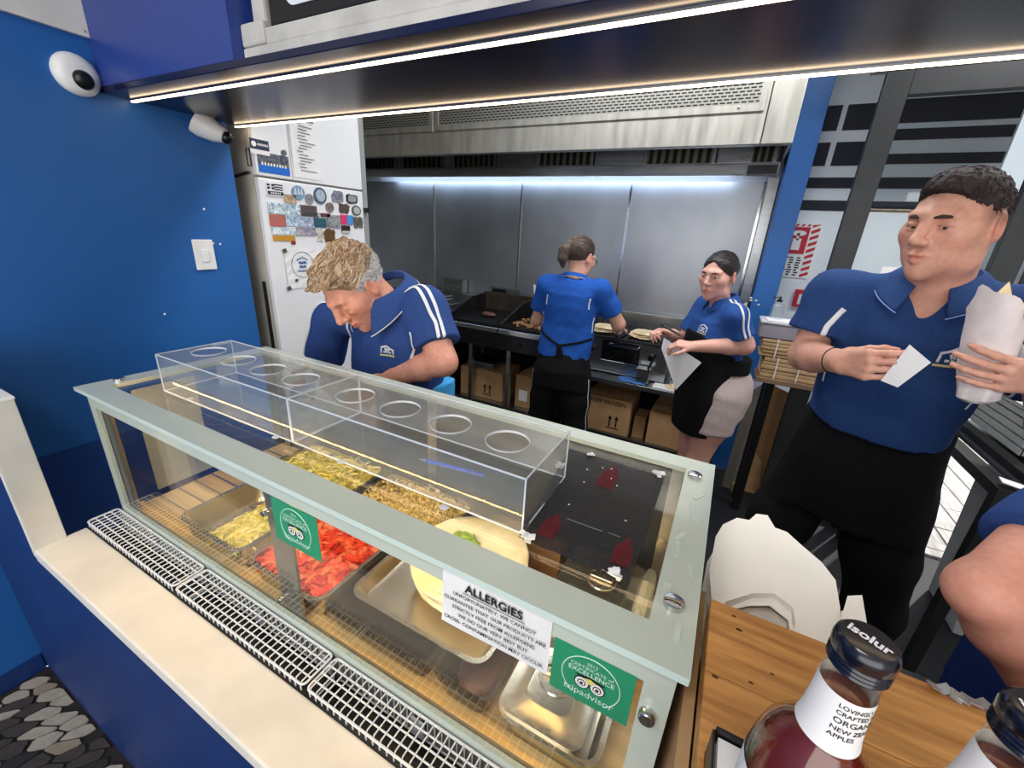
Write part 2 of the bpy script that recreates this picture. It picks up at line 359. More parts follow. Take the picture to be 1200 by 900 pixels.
for (x0, x1) in ((-3.6, -2.2), (-2.11, -.07)):
    g = MB().box(x0, x1, 2.794, 2.80, 2.335, 2.43).build('vent_grille', pm, hd)
    fr = MB(); fr.box(x0-.03, x1+.03, 2.790, 2.80, 2.43, 2.455); fr.box(x0-.03, x1+.03, 2.790, 2.80, 2.30, 2.335); fr.box(x0-.03, x0, 2.790, 2.80, 2.335, 2.43); fr.box(x1, x1+.03, 2.790, 2.80, 2.335, 2.43)
    fr.build('grille_frame', HOODM, g, bevel=.002)
MB().box(-.025, -.019, 2.796, 2.80, 2.15, 2.62).build('fascia_joint', DSTEEL, hd)
MB().ball((-.16, 2.789, 2.322), .007, 8).build('rivet', CHROME, hd)
hl = thing('hood_light', (-1.6, 3.45, 2.10), 'cool white tube light fitted under the extraction canopy', 'light')
MB().box(-3.4, -.1, 3.42, 3.50, 2.106, 2.125).build('housing', STEEL, hl)
MB().cyl((-3.35, 3.46, 2.095), (-.15, 3.46, 2.095), .011, 10).build('tube', emis('cool_tube', (205, 228, 255), 15.0), hl)

# ------------------------------------------------------------------ flag wall, door leaf, doorway
FLAGD = mat('flag_navy', (12, 16, 34), .6, var=.1)
fg = thing('painted_flag', (.75, 3.619, 1.87), 'large navy and white striped cross flag painted on the white wall', 'flag')
YF = 3.619
for (x0, x1, z0, z1) in ((.275, .385, 2.36, 2.50), (.412, .60, 2.36, 2.50), (.275, .375, 2.16, 2.295), (.405, .60, 2.16, 2.295)):
    MB().box(x0, x1, YF-.003, YF, z0, z1).build('canton_square', FLAGD, fg)
for (x0, z0, z1) in ((.60, 2.385, 2.51), (.60, 2.295, 2.355), (.60, 2.165, 2.222), (.275, 2.028, 2.092), (.275, 1.892, 1.955)):
    MB().box(x0, 1.21, YF-.003, YF, z0, z1).build('stripe', FLAGD, fg)
def wallpx(a, b_, Y): p = PY(a, b_, Y); return p[0], p[2]
RED = mat('safety_red', (190, 24, 44), .5, var=.04)
sg = thing('fire_sign', (.36, 3.616, 1.45), 'red and white striped extinguisher sign on the white wall', 'sign')
MB().box(.262, .455, 3.612, 3.619, 1.45, 1.806).build('board', PAPER, sg)
MB().box(.275, .395, 3.609, 3.612, 1.61, 1.785).build('pictogram_panel', RED, sg)
k_ = MB().box(.31, .36, 3.607, 3.609, 1.635, 1.71); k_.prism([(.335+.045*math.cos(a), 3.609, 1.745+.018*math.sin(a)) for a in np.linspace(0, 2*math.pi, 14)[:-1]], (0, -.002, 0)); k_.box(.328, .342, 3.607, 3.609, 1.70, 1.745)
k_.build('extinguisher_mark', PAPER, sg)
for k in range(9):
    z = 1.455+k*.041; MB().prism([(.405, 3.612, z), (.452, 3.612, z+.022), (.452, 3.612, min(1.804, z+.042)), (.405, 3.612, min(1.8, z+.02))], (0, -.003, 0)).build('hazard_stripe', RED, sg)
for k in range(4): MB().prism([(.27+k*.034, 3.612, 1.79), (.286+k*.034, 3.612, 1.79), (.294+k*.034, 3.612, 1.804), (.278+k*.034, 3.612, 1.804)], (0, -.003, 0)).build('hazard_stripe', RED, sg)
tx = MB()
for k in range(8):
    for j in range(3): x0 = .278+j*.04+random.uniform(0, .006); tx.box(x0, x0+random.uniform(.018, .032), 3.610, 3.612, 1.465+k*.0165, 1.4735+k*.0165)
tx.build('small_print', INK, sg)
cp = thing('fire_call_point', (.47, 3.6, 1.255), 'small red fire alarm call point under the striped sign', 'alarm')
MB().box(.41, .535, 3.585, 3.619, 1.255, 1.375).build('case', RED, cp, bevel=.005)
MB().box(.435, .51, 3.581, 3.585, 1.275, 1.345).build('glass_plate', mat('pale_plate', (216, 220, 222), .3), cp)
MB().ball((.472, 3.579, 1.312), .012, 8, (1, .3, 1)).build('press_mark', INK, cp)
text(MB(), 'FIRE', lambda a, b_: (.472+a, 3.5845, 1.359+b_), .02).build('lettering', PAPER, cp)
# sliding door leaf standing open in front of the flag wall
FRAME = mat('charcoal_aluminium', (52, 53, 54), .42, .3, var=.08)
dl = props(thing('door_1', (.79, 3.0, .0), 'charcoal framed glass sliding door leaf standing open before the flag wall', 'door'), kind='structure')
MB().box(.46, .566, 2.975, 3.025, .02, 2.48).build('stile', FRAME, dl, bevel=.004)
MB().box(1.11, 1.215, 2.975, 3.025, .02, 2.48).build('stile', FRAME, dl, bevel=.004)
MB().box(.566, 1.11, 2.975, 3.025, 2.372, 2.48).build('top_rail', FRAME, dl, bevel=.004)
MB().box(.566, 1.11, 2.975, 3.025, .02, .16).build('bottom_rail', FRAME, dl, bevel=.004)
MB().box(.566, 1.11, 2.998, 3.002, .16, 2.372).build('pane', glass('door_glass', (.9, .93, .94), fres=1.55), dl)
hb = MB().tube([(.43, 2.95, .98), (.43, 2.95, 1.52)], .011, 10); hb.tube([(.43, 2.95, 1.0), (.48, 2.98, 1.0)], .008, 8); hb.tube([(.43, 2.95, 1.5), (.48, 2.98, 1.5)], .008, 8)
hb.build('pull_handle', STEEL, dl, smooth=True)
# notices stuck on the pane
for (a, b_, w_, h_, nm) in ((.70, 1.47, .075, .11, 'note'), (.60, 1.42, .04, .05, 'note')):
    MB().box(a, a+w_, 2.995, 2.997, b_, b_+h_).build(nm, PAPER, dl)
struct('trim_5', B(.40, 3.2, 2.96, 3.06, 2.49, CEIL), mat('door_head_grey', (150, 150, 148), .6, var=.05))
struct('trim_6', B(2.35, 3.2, 2.98, 3.06, 0, 2.49), FRAME)
# ------------------------------------------------------------------ outside: deck and fence
dk = struct('floor_deck', B(1.2, 8.5, 3.0, 11.5, -.12, -.05), mat('deck_gap', (40, 36, 34), .8))
rng = random.Random(3); pl0 = {}
for i in range(34):
    xx = 1.22+i*.146; y0 = 3.02-rng.uniform(0, .9)
    while y0 < 8.2:
        ln = 1.2; a = max(3.02, y0); b_ = min(8.2, y0+ln)
        if b_-a > .1 and xx < 6 and a < 7.4: MB().box(xx, xx+.132, a, b_-.012, -.05, -.02+rng.uniform(-.002, .002)).build('plank', DECK, dk)
        y0 += ln
for k in range(2): MB().box(1.2, 2.34, 2.88+k*.085, 2.955+k*.085, .0, .016).build('threshold_board', DECK, dk)
fe = thing('outside_fence', (4.5, 10.4, -.05), 'pale grey boundary wall beyond the timber deck', 'wall')
MB().box(1.0, 9, 10.4, 10.5, -.1, 2.0).build('panel', mat('fence_grey', (150, 154, 158), .8, var=.05, scale=2), fe)
for k in range(8): MB().box(1.0+k*1.1, 1.06+k*1.1, 10.36, 10.4, -.1, 2.05).build('post', FRAME, fe)
# ================================================================== THINGS ON THE LEFT WALL
t = thing('security_camera', (-1.97, .743, 1.99), 'round white dome security camera high on the blue wall', 'camera')
Rx = rot('Y', math.radians(90))
tilt = rot('Z', math.radians(8)) @ Rx
MB().lathe((-2.0, .743, 2.035), [(.058, 0), (.06, .008), (.057, .02), (.045, .032), (.030, .038)], 28, R=Rx).build('body', WHITE, t, smooth=True)
MB().lathe((-1.966, .748, 2.020), [(.027, 0), (.026, .008), (.018, .018), (.006, .022)], 20, R=tilt).build('lens', BLACK, t, smooth=True)
t = thing('security_camera', (-1.95, 1.13, 1.93), 'white wedge shaped turret camera tucked under the bulkhead', 'camera')
w0 = MB()
rings = [((-1.998, 1.085, 1.985), .052), ((-1.985, 1.10, 1.972), .05), ((-1.955, 1.125, 1.95), .038), ((-1.93, 1.145, 1.938), .026)]
w0.tube([r_[0] for r_ in rings], [r_[1] for r_ in rings], 20).build('body', WHITE, t, smooth=True)
MB().ball((-1.927, 1.150, 1.934), .023, 10).build('lens', BLACK, t, smooth=True)
t = thing('light_switch', (-1.996, 1.02, 1.418), 'white vertical switch plate on the blue wall', 'switch')
MB().box(-2.0, -1.99, .982, 1.06, 1.418, 1.54).build('plate', WHITE, t, bevel=.003)
MB().box(-1.99, -1.985, 1.008, 1.034, 1.45, 1.50).build('rocker', WHITE, t, bevel=.002)
for (a, b_) in ((258, 286), (250, 285), (193, 368), (239, 245)):
    p = PX(a, b_, -2.0); props(MB().ball(p, .0045, 6, (.3, 1, 1)).build('wall_screw', WHITE), 'tiny pale screw cap in the blue wall near the switch', 'screw', 'screw caps on the blue wall')
# ------------------------------------------------------------------ fridge cabinet with magnets
XF, FY0, FY1 = -1.955, 1.272, 1.885
fr = thing('tall_fridge', (-2.3, 1.58, 0), 'tall white fridge cabinet covered in holiday magnets', 'fridge')
FSIDE = mat('aged_cream_panel', (186, 180, 164), .6, var=.14, scale=6, bump=.1)
MB().box(-2.65, XF-.03, FY0, FY1, 0, 2.35).build('body', FSIDE, fr, bevel=.004)
FW_ = mat('fridge_white', (236, 236, 238), .3, var=.015, scale=3)
MB().box(XF-.03, XF, FY0+.004, FY1-.004, .1, 1.808).build('door', FW_, fr, bevel=.006)
MB().box(XF-.03, XF, FY0+.004, 1.448, 1.816, 2.34).build('cupboard_door', FW_, fr, bevel=.004)
MB().box(XF-.03, XF, 1.452, FY1-.004, 1.816, 2.34).build('cupboard_door', FW_, fr, bevel=.004)
MB().box(XF-.028, XF-.001, FY1-.003, FY1+.03, .1, 2.34).build('edge_seal', mat('grey_seal', (150, 152, 152), .5), fr)
MB().box(XF-.02, XF+.018, FY1-.004, FY1+.02, 1.70, 1.725).build('hinge', BLACK, fr)
MB().box(-2.02, -2.0, FY0-.006, FY0, .3, 1.35).build('panel_gap', DARK, fr)
MB().tube([(-2.15, FY0-.012, 1.80), (-2.05, FY0-.012, 1.815), (-1.99, FY0-.012, 1.825)], .006, 6).build('cable', BLACK, fr)
lk = MB().box(-2.003, -2.0, FY0-.004, FY0, 1.85, 1.92)
lk.box(-1.98, -1.977, FY0-.004, FY0, 1.85, 1.92); lk.box(-2.003, -1.977, FY0-.004, FY0, 1.917, 1.92); lk.box(-2.003, -1.977, FY0-.004, FY0, 1.85, 1.853); lk.build('latch_outline', BLACK, fr)
def fpx(zx, zy):
    p = PX(300+zx/5.807, 190+zy/5.807, XF); return p[1], p[2]
def pic(name, a, b_, c=None, sc=60):
    return mat(name, a, .45, var=.25, scale=sc, rgb2=b_)
MAG = [
 ((70,140,180,232), 'rect', (232,234,238), None, 'flag magnet with navy and white stripes and a cross', 'flag'),
 ((240,160,328,256), 'round', (120,150,178), (60,66,74), 'pale blue shell shaped magnet with sails', 'shell'),
 ((190,222,268,280), 'rect', (140,98,60), (190,170,140), 'brown rectangular magnet of a stone temple', 'pic'),
 ((332,215,388,288), 'round', (96,104,112), (150,154,156), 'small grey oval magnet between two round ones', 'pic'),
 ((390,172,476,285), 'round', (80,92,118), (170,182,196), 'large round blue plate magnet with a dark rim', 'rim'),
 ((512,197,590,278), 'castle', (72,66,86), (140,140,158), 'dark purple castle shaped magnet', 'pic'),
 ((610,217,686,283), 'castle', (36,36,40), (150,150,152), 'black scalloped frame magnet', 'rim'),
 ((472,275,526,342), 'round', (70,62,60), (140,126,120), 'dark oval portrait magnet', 'pic'),
 ((560,280,634,352), 'castle', (120,84,54), (60,64,70), 'brown chapel shaped magnet with a grey rock', 'pic'),
 ((650,295,710,365), 'round', (92,92,90), (176,178,174), 'grey round coin magnet', 'rim'),
 ((80,280,298,355), 'rect', (70,130,180), (214,226,230), 'wide harbour photo magnet with white houses', 'pic'),
 ((303,295,410,370), 'rect', (92,74,74), (60,66,60), 'brown tram photo magnet with a green strip', 'strip'),
 ((410,345,432,376), 'round', (30,30,34), (200,200,200), 'tiny black ring magnet beside the tram photo', 'rim'),
 ((440,348,500,374), 'rect', (130,44,44), (70,60,60), 'small dark red bar magnet', 'pic'),
 ((92,358,198,438), 'rect', (206,128,112), (170,92,84), 'salmon pink town photo magnet', 'pic'),
 ((200,360,292,435), 'rect', (66,120,170), (196,214,226), 'square blue sea photo magnet', 'pic'),
 ((295,378,388,438), 'rect', (44,56,108), (190,200,222), 'night blue monument photo magnet', 'pic'),
 ((395,380,475,445), 'rect', (64,120,140), (40,70,80), 'teal harbour photo magnet', 'pic'),
 ((482,360,570,447), 'rect', (220,220,222), (80,84,90), 'white sketch print magnet', 'pic'),
 ((573,360,655,425), 'rect', (214,58,110), (70,150,210), 'square magnet half pink and half sky blue', 'half'),
 ((657,372,724,450), 'castle', (54,48,44), (110,100,92), 'dark carved figure magnet at the door edge', 'pic'),
 ((105,446,268,492), 'rect', (96,168,206), (226,234,238), 'long light blue beach photo magnet', 'pic'),
 ((270,445,405,500), 'rect', (74,92,140), (176,166,170), 'long blue city skyline magnet', 'pic'),
 ((575,428,636,488), 'castle', (44,36,32), (190,190,180), 'dark brown bear shaped magnet with a white label', 'strip'),
 ((410,455,458,540), 'castle', (150,120,90), (220,216,206), 'slim tan bottle shaped magnet', 'pic'),
 ((460,452,536,552), 'castle', (134,98,48), (80,56,30), 'golden brown lion figure magnet', 'pic'),
 ((115,500,262,535), 'rect', (196,140,40), (150,40,36), 'red and yellow bar magnet with a hanging tab', 'tab'),
]
for i, (bb, shp, c1, c2, lab, deco) in enumerate(MAG):
    y0, z1 = fpx(bb[0], (bb[1]+bb[3])/2)[0], fpx((bb[0]+bb[2])/2, bb[1])[1]
    y1, z0 = fpx(bb[2], (bb[1]+bb[3])/2)[0], fpx((bb[0]+bb[2])/2, bb[3])[1]
    yc, zc, hw, hh = (y0+y1)/2, (z0+z1)/2, (y1-y0)/2, (z1-z0)/2
    X0, th = XF+.0003, .005
    t = thing('fridge_magnet', (X0, yc, zc-hh), lab, 'magnet', 'holiday magnets on the fridge')
    m1 = mat('magnet_a_%d' % i, c1, .4, var=.35 if deco in ('pic', 'shell') else .1, scale=70, rgb2=c2 if deco == 'pic' else None)
    if shp == 'round': pl = [(hw*math.cos(a), hh*math.sin(a)) for a in np.linspace(0, 2*math.pi, 21)[:-1]]
    elif shp == 'castle':
        rr = random.Random(i); pl = []
        for a in np.linspace(0, 2*math.pi, 17)[:-1]:
            f_ = rr.uniform(.78, 1.05); pl.append((hw*f_*max(-1, min(1, 1.25*math.cos(a))), hh*f_*max(-1, min(1, 1.25*math.sin(a)))))
    else: pl = [(-hw, -hh), (hw, -hh), (hw, hh), (-hw, hh)]
    MB().prism([(X0, yc+a, zc+b_) for a, b_ in pl], (th, 0, 0)).build('plaque', m1, t)
    if c2 is not None: m2 = mat('magnet_b_%d' % i, c2, .4, var=.3, scale=90)
    if deco == 'rim': MB().prism([(X0+th, yc+a*.72, zc+b_*.72) for a, b_ in pl], (.0015, 0, 0)).build('picture', m2, t)
    elif deco == 'strip': MB().box(X0+th, X0+th+.001, yc-hw*.85, yc+hw*.85, zc-hh*.85, zc-hh*.3).build('picture', m2, t)
    elif deco == 'half': MB().box(X0+th, X0+th+.001, yc, yc+hw, zc-hh, zc+hh).build('picture', m2, t)
    elif deco == 'tab': MB().box(X0, X0+th, yc+hw*.62, yc+hw, zc-hh*2.4, zc-hh).build('tab', m2, t)
    elif deco == 'shell':
        s_ = MB()
        for q in (-.5, 0, .45): s_.prism([(X0+th, yc+q*hw-hw*.18, zc-hh*.3), (X0+th, yc+q*hw+hw*.2, zc-hh*.3), (X0+th, yc+q*hw, zc+hh*.95)], (.002, 0, 0))
        s_.build('sail', mat('magnet_sail', (210, 220, 230), .4), t)
    elif deco == 'flag':
        s_ = MB()
        for k in range(3): s_.box(X0+th, X0+th+.001, yc-hw*.1, yc+hw*.95, zc+hh*(.62-.36*k), zc+hh*(.80-.36*k))
        for a in (-.95, -.42):
            for b_ in (.45, .0): s_.box(X0+th, X0+th+.001, yc+hw*a, yc+hw*(a+.32), zc+hh*b_, zc+hh*(b_+.3))
        s_.box(X0+th, X0+th+.001, yc-hw*.95, yc+hw*.95, zc-hh*.8, zc-hh*.3); s_.build('flag_bar', FLAGD, t)
        for q in range(6): MB().box(X0+th+.001, X0+th+.0015, yc+hw*(-.62+.22*q), yc+hw*(-.50+.22*q), zc-hh*.68, zc-hh*.42).build('letter_mark', PAPER, t)
def sheet(name, lab, cat, y0, y1, z0, z1, m, off=.0004, crumple=0.0):
    n = 8; s_ = MB(); P = {}
    vs = []; fs = []
    for i in range(n+1):
        for j in range(n+1):
            vs.append((XF+off+crumple*(.5+.5*math.sin(i*2.1+j*1.7)*math.cos(j*1.3-i*.6)), y0+(y1-y0)*i/n, z0+(z1-z0)*j/n))
    for i in range(n):
        for j in range(n): a = i*(n+1)+j; fs.append((a, a+n+1, a+n+2, a+1))
    vs2 = [(x-.0003, y, z) for x, y, z in vs]; k = len(vs)
    s_.add(vs, fs); 
    t = thing(name, (XF+off, (y0+y1)/2, z0), lab, cat); s_.build('sheet', m, t); return t
t = sheet('notice', 'long white typed list sheet on the upper cupboard door', 'paper', 1.458, 1.62, 1.832, 2.10, PAPER, .001, .003)
k_ = MB(); rr = random.Random(2)
for k in range(17):
    z = 2.08-k*.0135; y = 1.495+rr.uniform(-.01, .012); k_.box(XF+.0049, XF+.0052, y, y+rr.uniform(.03, .09), z, z+.0035)
k_.build('typed_line', mat('grey_print', (110, 112, 122), .8), t)
t = thing('notice', (XF, 1.36, 1.83), 'team photo card with a blue pitch on the cupboard door', 'photo')
MB().box(XF+.0005, XF+.002, 1.286, 1.437, 1.83, 1.912).build('card', mat('team_photo', (40, 48, 58), .4, var=.7, scale=60, rgb2=(96, 100, 112)), t)
MB().box(XF+.002, XF+.0024, 1.286, 1.437, 1.83, 1.862).build('pitch', mat('pitch_blue', (30, 104, 200), .4), t)
k_ = MB()
for k in range(9): k_.obox((XF+.0026, 1.305+k*.014, 1.866), (.0008, .007, .012))
k_.build('shorts', PAPER, t)
t = thing('notice', (XF, 1.30, 1.90), 'business card with navy header and white strip', 'card')
MB().box(XF+.003, XF+.004, 1.258, 1.345, 1.900, 1.958).build('card', PAPER, t)
MB().box(XF+.004, XF+.0046, 1.258, 1.345, 1.918, 1.958).build('header', mat('card_navy', (34, 48, 76), .5), t)
MB().prism([(XF+.0046, 1.276+.011*math.cos(a), 1.938+.011*math.sin(a)) for a in np.linspace(0, 2*math.pi, 15)[:-1]], (.0004, 0, 0)).build('ball_logo', PAPER, t)
for q in range(7): MB().box(XF+.0046, XF+.005, 1.293+q*.007, 1.2975+q*.007, 1.934, 1.943).build('letter_mark', PAPER, t)
p = PX(332, 179, XF); props(MB().lathe((XF+.004, p[1], p[2]), [(.012, 0), (.012, .004), (.009, .006)], 16, R=Rx).build('fridge_magnet', mat('grey_button', (96, 98, 104), .4)), 'round grey button magnet on the team photo corner', 'magnet', 'holiday magnets on the fridge')
y0, z1 = fpx(185, 590); y1, z0 = fpx(440, 870)
t = sheet('drawing', 'crumpled white paper with a round hand drawn badge', 'paper', y0, y0+.215, z0+.02, z1-.0, PAPER, .001, .004)
yc, zc = fpx(314, 697); R_ = .062
k_ = MB().tube([(XF+.0058, yc+R_*math.cos(a), zc+R_*1.0*math.sin(a)) for a in np.linspace(0, 2*math.pi, 33)[:-1]], .0011, 5, closed=True); k_.build('circle_line', mat('pen_navy', (44, 58, 84), .7), t)
k_ = MB()
for dz, n_, hgt in ((.036, 7, .007), (.010, 5, .013), (-.010, 4, .013), (-.030, 7, .008)):
    for q in range(n_): k_.obox((XF+.0056, yc+(q-(n_-1)/2)*.0092, zc+dz-(.012*abs(q-3)/3 if dz > .03 else 0)), (.0006, .006, hgt), rot('X', .25*math.sin(q*2.1)))
props(k_.build('pen_mark', mat('pen_blue', (36, 84, 150), .7), t), kind='stuff')
for (a, b_, lab) in ((190, 602, 'top corner'), (272, 803, 'middle'), (222, 858, 'bottom corner')):
    y, z = fpx(a, b_); s_ = .009 if lab != 'middle' else .006
    props(MB().obox((XF+.0065, y, z), (.005, 2*s_, 2*s_), rot('X', .3)).build('fridge_magnet', mat('olive_magnet', (72, 78, 60), .5)), 'tiny olive square magnet on the %s of the drawing' % lab, 'magnet', 'holiday magnets on the fridge')

# ================================================================== COOKING LINE
def box_carton(lab, x0, x1, y0, y1, z0, z1, marks=True, txt=None, rz=0.0, openflap=True):
    t = thing('cardboard_box', ((x0+x1)/2, (y0+y1)/2, z0), lab, 'box', 'cardboard boxes under the cooking line')
    MB().box(x0, x1, y0, y1, z0, z1).build('carton', CARD, t, bevel=.006)
    if openflap:
        MB().prism([(x0+.01, y0+.01, z1), (x1-.01, y0+.01, z1), (x1-.03, y0-.03, z1+.05), (x0+.03, y0-.03, z1+.05)], (0, .004, 0)).build('flap', CARDD, t)
        MB().prism([(x0+.01, y1-.05, z1), (x1-.01, y1-.05, z1), (x1-.03, y1-.02, z1+.07), (x0+.03, y1-.02, z1+.07)], (0, .004, 0)).build('flap', CARDD, t)
    if marks:
        k_ = MB(); xc = x0+(x1-x0)*.66; h = (z1-z0)*.34; zb = z0+(z1-z0)*.2
        for dx in (-.026, .026):
            k_.box(xc+dx-.006, xc+dx+.006, y0-.0015, y0, zb, zb+h*.7); k_.prism([(xc+dx-.018, y0, zb+h*.65), (xc+dx+.018, y0, zb+h*.65), (xc+dx, y0, zb+h)], (0, -.0015, 0))
        k_.box(xc-.05, xc+.05, y0-.0015, y0, zb-.016, zb-.008); k_.build('arrow_mark', INK, t)
    if txt: text(MB(), txt, lambda a, b_: ((x0+x1)/2+a, y0-.0012, z1-.035+b_), .045, bold=.0006).build('lettering', INK, t)
    return t
# griddle on its stand
g = thing('griddle', (-1.6, 3.25, 0), 'black twin gas griddle with bright steel front rail on a dark stand', 'griddle')
MB().box(-2.15, -1.1, 2.90, 3.58, .74, .90).build('body', DSTEEL, g)
for (x0, x1) in ((-2.15, -1.593), (-1.588, -1.1)): MB().box(x0, x1, 2.865, 2.90, .868, .91).build('front_rail', CHROME, g, bevel=.006)
MB().box(-2.15, -1.1, 2.875, 2.90, .74, .868).build('control_panel', mat('black_enamel', (16, 17, 22), .25), g)
for k in range(5): MB().cyl((-2.0+k*.2, 2.875, .80), (-2.0+k*.2, 2.85, .80), .02, 12).build('knob', BLACK, g)
for (x0, x1) in ((-2.11, -1.60), (-1.585, -1.11)): MB().box(x0, x1, 2.91, 3.54, .90, .925).build('hot_plate', IRON, g)
for xx in (-2.125, -1.597, -1.11): MB().prism([(xx, 2.93, .90), (xx, 3.56, .90), (xx, 3.56, 1.075), (xx, 3.30, 1.06), (xx, 2.93, .945)], (.014, 0, 0)).build('side_guard', DSTEEL, g)
MB().box(-2.125, -1.1, 3.545, 3.56, .90, 1.085).build('back_guard', mat('burnt_steel', (88, 78, 68), .45, .7, var=.35, scale=9), g)
MB().box(-2.09, -1.75, 3.56, 3.59, 1.0, 1.135).build('flue', STEEL, g, bevel=.003)
MB().box(-2.05, -1.90, 3.556, 3.56, 1.09, 1.12).build('badge', BLACK, g)
for xx in (-2.14, -1.90, -1.53, -1.14):
    MB().box(xx, xx+.035, 2.93, 2.965, 0, .74).build('leg', STEEL, g)
    if xx in (-2.14, -1.14): MB().box(xx, xx+.035, 3.53, 3.565, 0, .74).build('leg', STEEL, g)
MB().box(-2.15, -1.1, 2.97, 3.56, .185, .205).build('lower_shelf', STEEL, g)
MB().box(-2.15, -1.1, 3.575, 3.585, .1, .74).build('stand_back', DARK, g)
box_carton('brown carton with arrow marks and a steel tray on top under the griddle', -2.05, -1.61, 3.03, 3.38, .205, .47, True, openflap=False)
props(MB().box(-2.0, -1.72, 3.06, 3.3, .471, .53).build('steel_tray', STEEL, bevel=.006), 'shiny steel tray resting on the carton under the griddle', 'tray')
box_carton('narrow brown carton with a white label beside the cook under the griddle', -1.48, -1.28, 3.03, 3.35, .205, .50, False, openflap=False)
props(MB().box(-1.44, -1.36, 3.026, 3.0295, .27, .37).build('shipping_label', PAPER), 'white shipping label on the narrow carton', 'label')
# meat on the plate
MEAT = mat('grilled_meat', (96, 66, 48), .6, var=.4, scale=60, bump=.4)
props(MB().ball((-1.86, 3.18, .945), .045, 8, (1.6, .9, .5)).build('grilled_meat', MEAT, smooth=True), 'piece of grilled meat on the black griddle plate', 'meat')
rr = random.Random(9); k_ = MB()
for k in range(60): k_.obox((rr.uniform(-1.52, -1.25), rr.uniform(2.97, 3.2), .934+rr.uniform(0, .02)), (rr.uniform(.012, .03), rr.uniform(.01, .025), .012), rot('Z', rr.uniform(0, 3)))
props(k_.build('chopped_meat', mat('chopped_meat', (170, 128, 88), .6, var=.4, scale=50)), 'heap of chopped cooked meat on the griddle beside the cook', 'meat', kind='stuff')
# fryer / hob left of the griddle
f = thing('gas_fryer', (-2.55, 3.25, 0), 'stainless gas fryer standing between fridge and griddle', 'fryer')
MB().box(-2.95, -2.17, 2.92, 3.58, .1, .88).build('body', STEEL, f, bevel=.006)
MB().box(-2.95, -2.17, 3.50, 3.58, .88, 1.04).build('flue_box', STEEL, f, bevel=.004)
MB().box(-2.9, -2.22, 2.97, 3.48, .881, .886).build('well', IRON, f)
for xx in (-2.92, -2.22):
    for yy in (2.95, 3.52): MB().cyl((xx, yy, 0), (xx, yy, .1), .02, 8).build('foot', BLACK, f)
def basket(x0, x1, y0, y1, z0, z1, lab):
    t = thing('fryer_basket', ((x0+x1)/2, (y0+y1)/2, z0), lab, 'basket', 'wire fryer baskets')
    for z in (z0, (z0+z1)/2, z1): MB().tube([(x0, y0, z), (x1, y0, z), (x1, y1, z), (x0, y1, z)], .006 if z == z1 else .003, 6, closed=True).build('rim' if z == z1 else 'band', STEEL, t)
    w_ = MB()
    for k in range(9): xx = x0+(x1-x0)*k/8; w_.tube([(xx, y0, z1), (xx, y0, z0), (xx, y1, z0), (xx, y1, z1)], .002, 4)
    w_.build('wire', STEEL, t)
    MB().tube([((x0+x1)/2, y0, z1), ((x0+x1)/2, y0-.05, z1+.02), ((x0+x1)/2, y0-.2, z1+.06)], .008, 6).build('handle', CHROME, t)
basket(-2.62, -2.42, 3.1, 3.4, .887, 1.02, 'wire fryer basket with long handle left in the well')
basket(-2.39, -2.2, 3.05, 3.35, .887, 1.0, 'wire fryer basket beside the griddle guard')
t = thing('steel_pan', (-2.46, 3.42, 1.02), 'square steel pan standing on the fryer flue', 'pan')
MB().box(-2.60, -2.36, 3.50, 3.595, 1.04, 1.17).build('body', STEEL, t, bevel=.008); MB().box(-2.61, -2.35, 3.49, 3.6, 1.165, 1.175).build('rim', CHROME, t)
# right hand char grill on a low steel bench
lb = thing('steel_bench', (-.5, 3.3, 0), 'low stainless bench carrying the char grill', 'bench')
MB().box(-1.05, -.02, 2.99, 3.59, .60, .635).build('top', STEEL, lb, bevel=.003)
MB().box(-1.05, -.02, 3.05, 3.56, .15, .165).build('lower_shelf', STEEL, lb)
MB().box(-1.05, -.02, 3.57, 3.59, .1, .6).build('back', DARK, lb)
for xx in (-1.04, -.06):
    for yy in (3.03, 3.53): MB().box(xx, xx+.035, yy, yy+.035, 0, .60).build('leg', STEEL, lb)
cg = thing('char_grill', (-.65, 3.35, .635), 'stainless char grill with flat breads warming on top', 'grill')
MB().box(-1.03, -.30, 3.14, 3.58, .645, .93).build('body', STEEL, cg, bevel=.005)
MB().box(-.80, -.50, 3.125, 3.14, .74, .90).build('drawer', CHROME, cg, bevel=.004)
MB().box(-.72, -.58, 3.12, 3.125, .80, .83).build('nameplate', BLACK, cg)
MB().tube([(-.74, 3.14, .875), (-.74, 3.09, .875), (-.52, 3.09, .875), (-.52, 3.14, .875)], .007, 8).build('handle', CHROME, cg)
MB().box(-1.05, -.28, 3.02, 3.58, .93, .955).build('grate_tray', DSTEEL, cg, bevel=.004)
for k in range(16): xx = -1.02+k*.047; MB().box(xx, xx+.02, 3.04, 3.5, .955, .966).build('grate_bar', IRON, cg)
MB().box(-1.05, -.28, 3.52, 3.58, .955, 1.075).build('back_guard', STEEL, cg, bevel=.004)
for xx in (-.95, -.88, -.42): MB().cyl((xx, 3.14, .82), (xx, 3.105, .82), .022, 14).build('knob', BLACK, cg)
for xx in (-1.0, -.34):
    for yy in (3.17, 3.54): MB().cyl((xx, yy, .635), (xx, yy, .646), .015, 8).build('foot', BLACK, cg)
PITA = mat('pita_bread', (222, 194, 146), .8, var=.16, scale=22, bump=.3, rgb2=(240, 222, 184))
